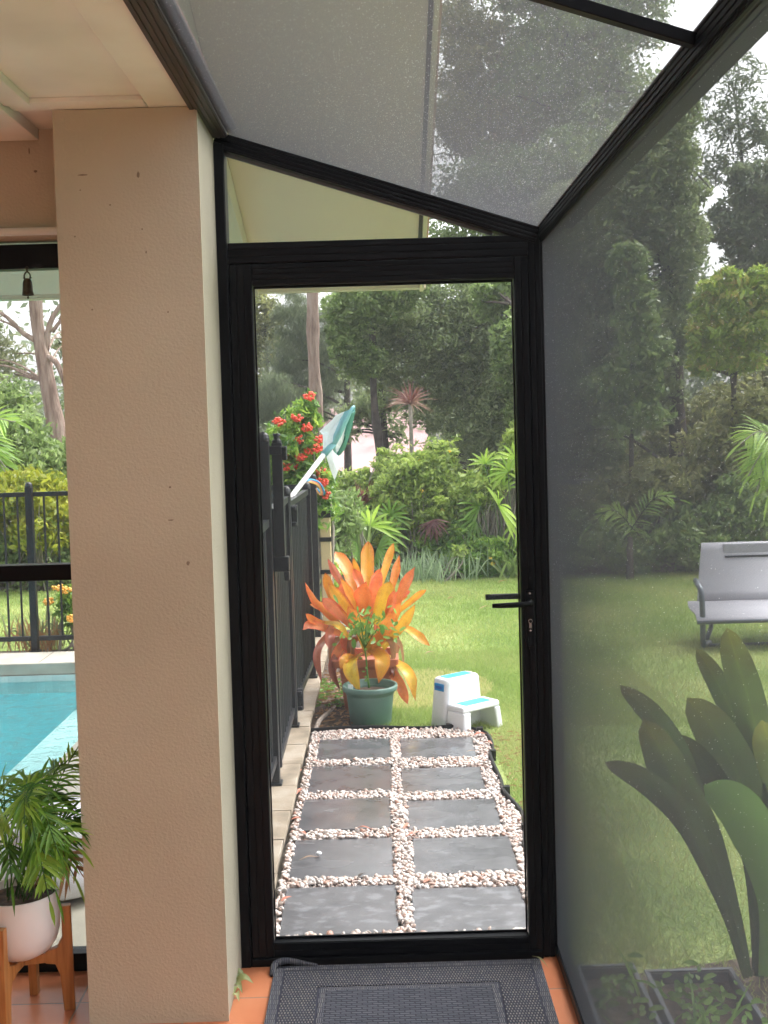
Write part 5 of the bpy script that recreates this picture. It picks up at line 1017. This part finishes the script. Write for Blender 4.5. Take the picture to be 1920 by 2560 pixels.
# ------------------------------------------------------------------ left window greenery
shrub('croton_hedge', 'yellow-green hedge behind the far pool fence in the left window', [C(60, 1235, 12.3, 110, 50, .5), C(160, 1260, 12.4, 60, 70, .5), C(-60, 1270, 12.3, 90, 60, .5), C(120, 1320, 12.2, 90, 60, .5, .5)], 9000, .10, 'leaf_yellow')
shrub('green_shrub', 'dark green undergrowth below the yellow hedge in the left window', [C(60, 1400, 12.5, 130, 85, .5), C(180, 1390, 12.5, 70, 90, .5), C(-80, 1400, 12.5, 90, 90, .5)], 9000, .09, 'leaf_mid')
shrub('green_shrub', 'leafy green bushes halfway up the left window in front of the gum trunk', [C(40, 1100, 13.8, 80, 80, .6), C(170, 1160, 13.8, 60, 60, .6), C(40, 1000, 14.5, 45, 50, .6, .6), C(-60, 1080, 14, 80, 120, .6), C(205, 1050, 16.8, 40, 90, .5, .6), C(100, 1150, 13.6, 60, 45, .5)], 12000, .11, 'leaf_mid', puff=.16)
cf = Straps(); cs_ = MB()
for (tx, ty, bx, by) in ((40, 1055, -110, 1120), (15, 1170, -110, 1090), (30, 1200, -100, 1130)): frond(cf, cs_, P(bx, by, Y=12.9), P(tx, ty, Y=12.6), .15, 22, .42, .03, .6, bare=.15, side_n=(0, -.6, .8), stem=.006, droop=.4)
tp_ = empty('garden_palm', P(-90, 1480, Z=-.1), 'pale green palm fronds entering from the left edge of the left window', 'palm'); cf.build('fronds', 'fan_green', tp_); b = P(-90, 1480, Z=-.1); cs_.tube([b, P(-90, 1070, Y=12.9)], [.09, .07], 8); cs_.build('stem', 'bark_grey', tp_, smooth=True, fix=False)
LY = 16
def TP(*a): return [P(x, y, Y=Y) for x, y, Y in a]
g = [P(185, 1200, Y=LY)]; base = (g[0][0]+.1, LY, -.1)
tree('gum_tree', 'gum tree with peeling pinkish bark and bare forking limbs in the left window', 'tree', [C(60, 560, 17, 170, 130), C(-80, 830, 17, 90, 120), C(180, 850, 18, 45, 45, w=.5), C(20, 900, 17, 50, 60, w=.6), C(120, 640, 16, 120, 60, w=.5)], 9000, .13, 'leaf_gum',
     trunk=[base, P(168, 1150, Y=LY), P(142, 1070, Y=LY), P(123, 980, Y=LY), P(105, 880, Y=LY), P(92, 800, Y=LY), P(88, 700, Y=LY), P(95, 560, Y=LY)], tr=(.13, .085), bark='bark_gum', aspect=.22, droop=.5, puff=.22, branches=18, br=.02,
     extra=[(TP((113, 880, 16), (125, 810, 16), (150, 765, 16), (185, 720, 16)), .05, .02), (TP((98, 855, 16), (60, 835, 16), (20, 795, 16), (-20, 770, 16)), .04, .02), (TP((115, 890, 16), (140, 905, 15.9), (158, 945, 15.9), (170, 990, 15.9)), .045, .03), (TP((130, 830, 16), (155, 790, 16), (150, 730, 16), (180, 680, 16)), .03, .01)])
# ------------------------------------------------------------------ trees through the door and roof
tree('tall_gum_tree', 'tall gum tree with straight pale pinkish trunk seen above the red flowers', 'tree', [C(700, 560, 21, 140, 120), C(820, 420, 21, 120, 120)], 7000, .12, 'leaf_gum', trunk=[(P(797, 1200, Y=20)[0], 20, -.1), P(795, 1080, Y=20), P(784, 900, Y=20), P(781, 730, Y=20), P(778, 500, Y=20)], tr=(.125, .10), bark='bark_gum', aspect=.2, droop=.5, puff=.22)
tree('she_oak', 'soft grey-green she-oak with feathery drooping needles behind the tall trunk', 'tree', [C(725, 930, 22, 70, 110), C(820, 900, 22, 80, 110), C(750, 800, 22, 60, 90), C(690, 1010, 21, 70, 80), C(870, 800, 22, 60, 70), C(760, 1040, 22, 60, 60)], 60000, .17, 'leaf_sheoak', trunk=[(P(870, 1200, Y=22)[0], 22, -.1), P(868, 1000, Y=22), P(870, 800, Y=22)], tr=(.08, .04), aspect=.045, droop=.8, puff=.20, npuff=44)
tree('wattle_tree', 'thin yellow-olive tree with bright sky gaps at the upper left of the door view', 'tree', [C(655, 770, 24, 50, 60), C(645, 880, 24, 50, 60), C(680, 830, 24, 40, 50), C(640, 960, 24, 40, 40)], 5200, .12, 'leaf_olive', aspect=.3, droop=.4, puff=.2, trunk=[(P(668, 1200, Y=24)[0], 24, -.1), P(672, 1000, Y=24), P(660, 760, Y=24)], tr=(.05, .02), branches=24, br=.018)
tree('broad_tree', 'large dark spreading tree with tangled branches filling the right of the door view', 'tree',
     [C(1010, 820, 17.5, 150, 110), C(1190, 800, 17.5, 130, 120), C(1290, 950, 17.5, 110, 140), C(1130, 970, 18, 150, 110), C(1230, 1080, 17.5, 120, 90), C(930, 860, 18, 80, 90), C(1330, 760, 17.5, 110, 110), C(1120, 1150, 18.5, 80, 60, w=.5), C(930, 930, 18.5, 60, 50, w=.6)], 95000, .078, 'leaf_deep',
     trunk=[(P(1180, 1300, Y=18)[0], 18, -.1), P(1200, 1120, Y=18), P(1180, 950, Y=18), P(1120, 780, Y=18)], tr=(.14, .06), puff=.2, npuff=60, branches=90, br=.028, aspect=.36)
tree('broad_tree', 'lighter green tree crown at the top left of the door view', 'tree', [C(880, 770, 16.5, 70, 60), C(950, 740, 16.5, 80, 60), C(860, 850, 16.5, 40, 50), C(1000, 700, 16.5, 70, 60), C(905, 905, 16.8, 60, 45, w=.6)], 34000, .075, 'leaf_mid', trunk=[(P(960, 1290, Y=17)[0], 17, -.1), P(952, 1150, Y=17), P(935, 1000, Y=17), P(930, 760, Y=17)], tr=(.085, .04), puff=.2, npuff=44, droop=.3)
tree('broad_tree', 'green bushy tree by the right door stile at mid height', 'tree', [C(1290, 880, 15.5, 60, 90), C(1310, 1010, 15.5, 50, 60), C(1250, 740, 16, 70, 60)], 12000, .085, 'leaf_mid', trunk=[(P(1300, 1290, Y=15.6)[0], 15.6, -.1), P(1300, 1000, Y=15.6), P(1280, 760, Y=15.6)], tr=(.06, .03), puff=.2, droop=.2)
tree('background_tree', 'second thin trunk with sparse dark leaves before the pink house', 'tree', [C(960, 1010, 19, 70, 45), C(905, 1030, 19, 50, 40), C(990, 1090, 19, 30, 40, w=.5), C(880, 1080, 19, 30, 30, w=.3)], 2200, .10, 'leaf_deep', trunk=[(P(957, 1290, Y=19)[0], 19, -.1), P(962, 1100, Y=19), P(950, 960, Y=19)], tr=(.07, .05), puff=.25, branches=24, aspect=.4)
tree('roof_view_tree', 'yellowish green tree top seen through the roof mesh beside the eave', 'tree', [C(1180, 130, 20, 110, 110), C(1130, 300, 20, 60, 90), C(1250, 300, 20, 130, 120), C(1140, 30, 20, 70, 60, w=.5)], 30000, .11, 'leaf_olive', trunk=[(P(1200, 1200, Y=20.5)[0], 20.5, -.1), P(1220, 700, Y=20.5), P(1190, 200, Y=20.5)], tr=(.12, .05), droop=.5, puff=.2, npuff=50, aspect=.25)
tree('roof_view_tree', 'tall grey-green tree behind the roof mesh, reaching up to the rafter', 'tree', [C(1420, 60, 20, 160, 140), C(1340, 220, 20, 150, 120), C(1500, 250, 20, 140, 150), C(1300, 480, 19, 190, 110), C(1180, 520, 19, 110, 110), C(1460, 430, 19, 130, 130), C(1330, -60, 20, 160, 90), C(1570, 60, 20, 90, 80), C(1540, -80, 20, 120, 80), C(1640, -10, 20, 60, 50, w=.5)], 74000, .10, 'leaf_mid', trunk=[(P(1400, 1200, Y=20)[0], 20, -.1), P(1420, 700, Y=20), P(1400, 100, Y=20)], tr=(.15, .05), puff=.2, npuff=50, branches=50)
# ------------------------------------------------------------------ right side, through the wall mesh
tree('dark_tree', 'big dark layered tree against the sky behind the wall mesh', 'tree', [C(1480, 640, 14, 130, 190), C(1600, 480, 14, 110, 160), C(1680, 380, 14, 60, 130), C(1700, 620, 14, 60, 160), C(1560, 830, 14, 130, 150), C(1450, 950, 14, 110, 160), C(1620, 960, 14, 80, 90), C(1720, 260, 14, 35, 60, w=.6), C(1690, 800, 14, 60, 90), C(1740, 480, 14, 40, 30, w=.4)], 105000, .082, 'leaf_deep', trunk=[(P(1690, 1300, Y=14)[0], 14, -.1), P(1695, 1100, Y=14), P(1690, 900, Y=14), P(1680, 400, Y=14)], tr=(.13, .05), puff=.2, npuff=60, droop=.2, branches=50, aspect=.35)
tree('sapling', 'pale yellow-green layered sapling inside the dark tree behind the mesh', 'tree', [C(1590, 810, 12.8, 55, 40), C(1610, 880, 12.8, 75, 40), C(1530, 960, 12.8, 80, 45), C(1610, 960, 12.8, 50, 40), C(1580, 1040, 12.8, 80, 45), C(1570, 660, 12.8, 50, 50), C(1590, 740, 12.8, 45, 50)], 9000, .085, 'leaf_mid', trunk=[(P(1575, 1300, Y=12.9)[0], 12.9, -.1), P(1580, 900, Y=12.9), P(1580, 660, Y=12.9)], tr=(.03, .015), puff=.3)
tree('broad_tree', 'mid green leafy tree filling the gap right of the door frame behind the mesh', 'tree', [C(1430, 800, 17, 110, 150), C(1400, 1000, 17, 100, 130), C(1480, 1120, 17, 120, 90), C(1440, 620, 17, 90, 110)], 34000, .09, 'leaf_mid', trunk=[(P(1440, 1290, Y=17.2)[0], 17.2, -.1), P(1440, 1000, Y=17), P(1440, 650, Y=17)], tr=(.10, .04), droop=.2)
tree('broad_tree', 'olive green tree below the sky gap at the right behind the mesh', 'tree', [C(1800, 1050, 16, 120, 80), C(1900, 1010, 16, 80, 90), C(1700, 1120, 16, 110, 80), C(1940, 900, 16, 40, 60)], 26000, .09, 'leaf_olive', trunk=[(P(1800, 1290, Y=16.2)[0], 16.2, -.1), P(1810, 1150, Y=16.2), P(1820, 1020, Y=16.2)], tr=(.08, .04), droop=.2)
tree('fruit_tree', 'yellow-green broad shrub tree with russet tips left of the sky gap behind the mesh', 'tree', [C(1820, 740, 12.5, 70, 60), C(1880, 820, 12.5, 70, 60), C(1780, 830, 12.5, 60, 50), C(1850, 900, 12.5, 60, 30, w=.6), C(1760, 900, 12.5, 40, 40, w=.7), C(1910, 720, 12.5, 50, 50)], 17000, .095, 'leaf_russet', trunk=[(P(1830, 1300, Y=12.6)[0], 12.6, -.1), P(1835, 1050, Y=12.6), P(1830, 780, Y=12.6)], tr=(.05, .025), puff=.22, droop=.1)
tree('distant_gum', 'sparse grey-green gum crown standing against the sky at the far right', 'tree', [C(1890, 480, 19, 80, 70), C(1850, 570, 19, 90, 50), C(1900, 640, 19, 80, 60), C(1800, 540, 19, 30, 30, w=.5), C(1980, 520, 19, 80, 120)], 17000, .13, 'leaf_sheoak', trunk=[(P(1960, 1300, Y=19)[0], 19, -.1), P(1950, 800, Y=19), P(1910, 470, Y=19)], tr=(.14, .06), droop=.3, puff=.22, aspect=.3, npuff=30)
tree('distant_gum', 'thin wispy gum branches high against the bright sky by the eave beam', 'tree', [C(1800, 300, 20, 70, 90, w=.7), C(1860, 200, 20, 60, 70, w=.6), C(1900, 330, 20, 60, 80), C(1790, 420, 20, 60, 50)], 3200, .12, 'leaf_sheoak', trunk=[(P(1900, 1300, Y=20.5)[0], 20.5, -.1), P(1880, 700, Y=20.5), P(1840, 250, Y=20.5)], tr=(.07, .02), droop=.4, puff=.3, aspect=.25, branches=34, br=.012)
shrub('green_shrub', 'mixed yellow-green undergrowth at mid height behind the wall mesh', [C(1650, 1220, 12.8, 120, 70, .6), C(1800, 1140, 12.8, 110, 90, .6), C(1880, 1040, 12.8, 80, 90, .6), C(1500, 1260, 12.8, 110, 60, .6), C(1900, 1250, 12.8, 80, 100, .6)], 17000, .10, 'leaf_olive')
shrub('green_shrub', 'dark green shrubs at the lawn edge behind the garden chair', [C(1560, 1370, 12.2, 120, 60, .5), C(1720, 1350, 12.2, 90, 80, .5), C(1860, 1300, 12.2, 110, 110, .5), C(1440, 1360, 12.4, 80, 80, .5)], 15000, .09, 'leaf_mid')
cf = Straps(); cs_ = MB()
for (tx, ty, bx, by) in ((1870, 1190, 1960, 1120), (1850, 1110, 1965, 1110), (1890, 1230, 1960, 1120), (1920, 1240, 1965, 1125)): frond(cf, cs_, P(bx, by, Y=11.2), P(tx, ty, Y=11.0), .12, 20, .34, .022, .8, bare=.1, side_n=(0, -.7, .7), stem=.006, droop=.35)
tp_ = empty('garden_palm', P(1965, 1470, Z=-.1), 'bright arching palm fronds at the right picture edge above the garden chair', 'palm'); cf.build('fronds', 'fan_green', tp_); cs_.tube([P(1965, 1470, Z=-.1), P(1962, 1115, Y=11.2)], [.08, .06], 8); cs_.build('stem', 'bark_grey', tp_, smooth=True, fix=False)
cf = Straps(); cs_ = MB()
for (tx, ty, bx, by) in ((1700, 1250, 1560, 1350), (1480, 1310, 1600, 1340)): frond(cf, cs_, P(bx, by, Y=11.9), P(tx, ty, Y=11.8), .2, 22, .22, .016, .75, bare=.1, side_n=(0, -.7, .7), stem=.006, droop=.3)
tp_ = empty('tree_fern', P(1575, 1450, Z=-.1), 'arching yellow-green fern fronds low in the shrubs behind the mesh', 'fern'); cf.build('fronds', 'fan_green', tp_); cs_.tube([P(1575, 1450, Z=-.1), P(1575, 1345, Y=11.9)], [.04, .03], 8); cs_.build('stem', 'bark_dark', tp_, smooth=True, fix=False)
# far wood behind everything
V, F, A, pc = leaf_cloud([(x, 32+3*math.sin(x), 1.0+1.3*rng.random(), 3.2, 2.5, 2.6+1.2*rng.random()) for x in np.arange(-26, 36, 3.2)], 70000, .26, .4, .2, .25)
m_ = np.repeat((V.reshape(-1, 4, 3)[:, :, 2].min(1) > -.1), 4); V = V[m_]; A = A[m_]; tag(mesh_np('far_wood', V, np.arange(len(V)).reshape(-1, 4), 'leaf_sheoak', None, {'v': A}, False, (0, 32, 0)), 'distant belt of trees behind the garden', 'wood', kind='stuff')
# pink neighbouring house
hs_ = empty('pink_house', (1.5, 27, -.1), 'pale pink rendered neighbouring house glimpsed through the trees', 'house')
hx0, hx1 = P(820, 1100, Y=26)[0]-1.0, P(1035, 1100, Y=26)[0]
MB().box(hx0, hx1, 26.5, 34, -.1, .55).build('wall', 'pink_wall', hs_)
MB().prism([(26.0, .42), (30.2, 1.95), (34.4, .42), (34.4, .36), (26.0, .36)], hx0-.4, hx1+.4, 'x').build('roof', 'pink_wall', hs_)
# ------------------------------------------------------------------ bird's nest fern by the wall, trays
nf = empty('birds_nest_fern', P(1885, 2435, Z=-.1), 'large leathery green paddle-leaved plant just outside the mesh wall', 'plant')
S = Straps(); SB = Straps()
def NL(pts, w, v, Y0, Y1, bright=False, tip=.35, fold=.12):
    k = len(pts); q = [P(a, b, Y=Y0+(Y1-Y0)*i/(k-1)) for i, (a, b) in enumerate(pts)]; sc = (Y0+Y1)/2/FPX
    (SB if bright else S).add(q, w*sc, v, normal=(-.5, -1, .3), n=28, fold=fold, ruffle=.07, shape=lambda t: (.22+.78*min(1, t/.55)**1.2)*math.sqrt(max(0, 1-max(0, (t-(1-tip))/tip)**2)) if t < .999 else .03)
NL([(1890, 2440), (1915, 2200), (1910, 1950), (1880, 1780), (1845, 1660), (1818, 1570)], 85, .75, 3.25, 3.35)
NL([(1885, 2440), (1900, 2150), (1885, 1900), (1830, 1780), (1785, 1690), (1742, 1622)], 58, .45, 3.2, 3.45)
NL([(1865, 2440), (1800, 2200), (1745, 2000), (1690, 1870), (1625, 1780), (1550, 1712)], 62, .2, 3.2, 3.05)
NL([(1870, 2440), (1830, 2280), (1770, 2100), (1700, 1980), (1655, 1880), (1608, 1800)], 105, .4, 3.15, 3.0)
NL([(1865, 2445), (1820, 2290), (1760, 2140), (1700, 2030), (1610, 1950), (1512, 1905)], 66, .25, 3.1, 2.9)
NL([(1890, 2440), (1880, 2200), (1850, 2050), (1800, 1970), (1745, 1890), (1685, 1838)], 66, .05, 3.2, 3.15)
NL([(1895, 2440), (1910, 2230), (1890, 2080), (1845, 1940), (1790, 1830), (1718, 1745)], 118, .3, 3.25, 3.2)
NL([(1910, 2440), (1925, 2250), (1900, 2120), (1850, 2020), (1760, 1962)], 120, .5, 3.1, 2.95, True)
NL([(1905, 2440), (1960, 2200), (1960, 2000), (1930, 1880), (1905, 1800)], 90, .9, 3.3, 3.1)
NL([(1900, 2440), (1960, 2250), (2020, 2050), (2040, 1850)], 110, .6, 3.3, 3.2)
NL([(1895, 2440), (1990, 2350), (2080, 2150), (2100, 2000)], 100, .5, 3.3, 3.4)
S.build('leaves', 'nest_leaf', nf); SB.build('bright_leaf', 'nest_bright', nf)
def tray(name, label, x0, x1, y0, y1, plants):
    t = empty(name, ((x0+x1)/2, (y0+y1)/2, -.1), label, 'seed tray', 'seed trays beside the mesh wall'); z0, z1 = -.095, .0; w = .006; mb = MB()
    mb.box(x0, x1, y0, y1, z0, z0+.006).box(x0, x0+w, y0, y1, z0+.0065, z1).box(x1-w, x1, y0, y1, z0+.0065, z1).box(x0+w+.0005, x1-w-.0005, y0, y0+w, z0+.0065, z1).box(x0+w+.0005, x1-w-.0005, y1-w, y1, z0+.0065, z1); mb.build('body', 'tray_grey', t, bevel=.002)
    mb = MB().box(x0-.008, x1+.008, y0-.008, y0+.005, z1+.001, z1+.007).box(x0-.008, x1+.008, y1-.005, y1+.008, z1+.001, z1+.007).box(x0-.008, x0+.005, y0+.0055, y1-.0055, z1+.001, z1+.007).box(x1-.005, x1+.008, y0+.0055, y1-.0055, z1+.001, z1+.007); mb.build('rim', 'tray_rim', t, bevel=.002)
    MB().box(x0+w+.001, x1-w-.001, y0+w+.001, y1-w-.001, z0+.007, z1-.03).build('potting_soil', 'soil', t)
    s = Straps()
    for i in range(plants):
        a, b = r(x0+.02, x1-.02), r(y0+.02, y1-.02); h = r(.02, .12)
        for k in range(5): an = r(0, 6.28); s.thin((a, b, z1-.03+h*k/5), (math.cos(an), math.sin(an), .5), r(.02, .05), .014, random.random(), .4)
    tag(s.build('seedlings', 'weed_leaf', t), kind='stuff')
tray('seed_tray', 'dark seed tray with pale rim, right one of two beside the mesh wall', .70, .93, 2.78, 3.16, 26)
tray('seed_tray', 'dark seed tray with pale rim, left one of two tight against the mesh wall', .515, .665, 2.82, 3.20, 12)
s = Straps()
for i in range(26):
    x, y = r(.55, 1.2), r(2.5, 3.1); a = r(0, 6.28); l = r(.15, .4); e = r(.3, 1); b = np.array([x, y, -.1]); d = np.array([math.cos(a)*e, math.sin(a)*e, 1]); d /= np.linalg.norm(d); s.add([b, b+d*l*.6, b+d*l+np.array([0, 0, -.3*l*e])], .011, random.random(), normal=(.1, -1, .3), n=7, tip=.7)
tag(s.build('grass_weeds', 'weed_leaf', None, (.9, 2.8, -.1)), 'loose green grass weeds around the seed trays', 'weeds', kind='stuff')
# thin haze volume added to veil and lighten the far trees
hz = MB().box(-45, 45, -8, 60, -1.2, 16).build('haze', 'haze_air'); tag(hz, kind='stuff')
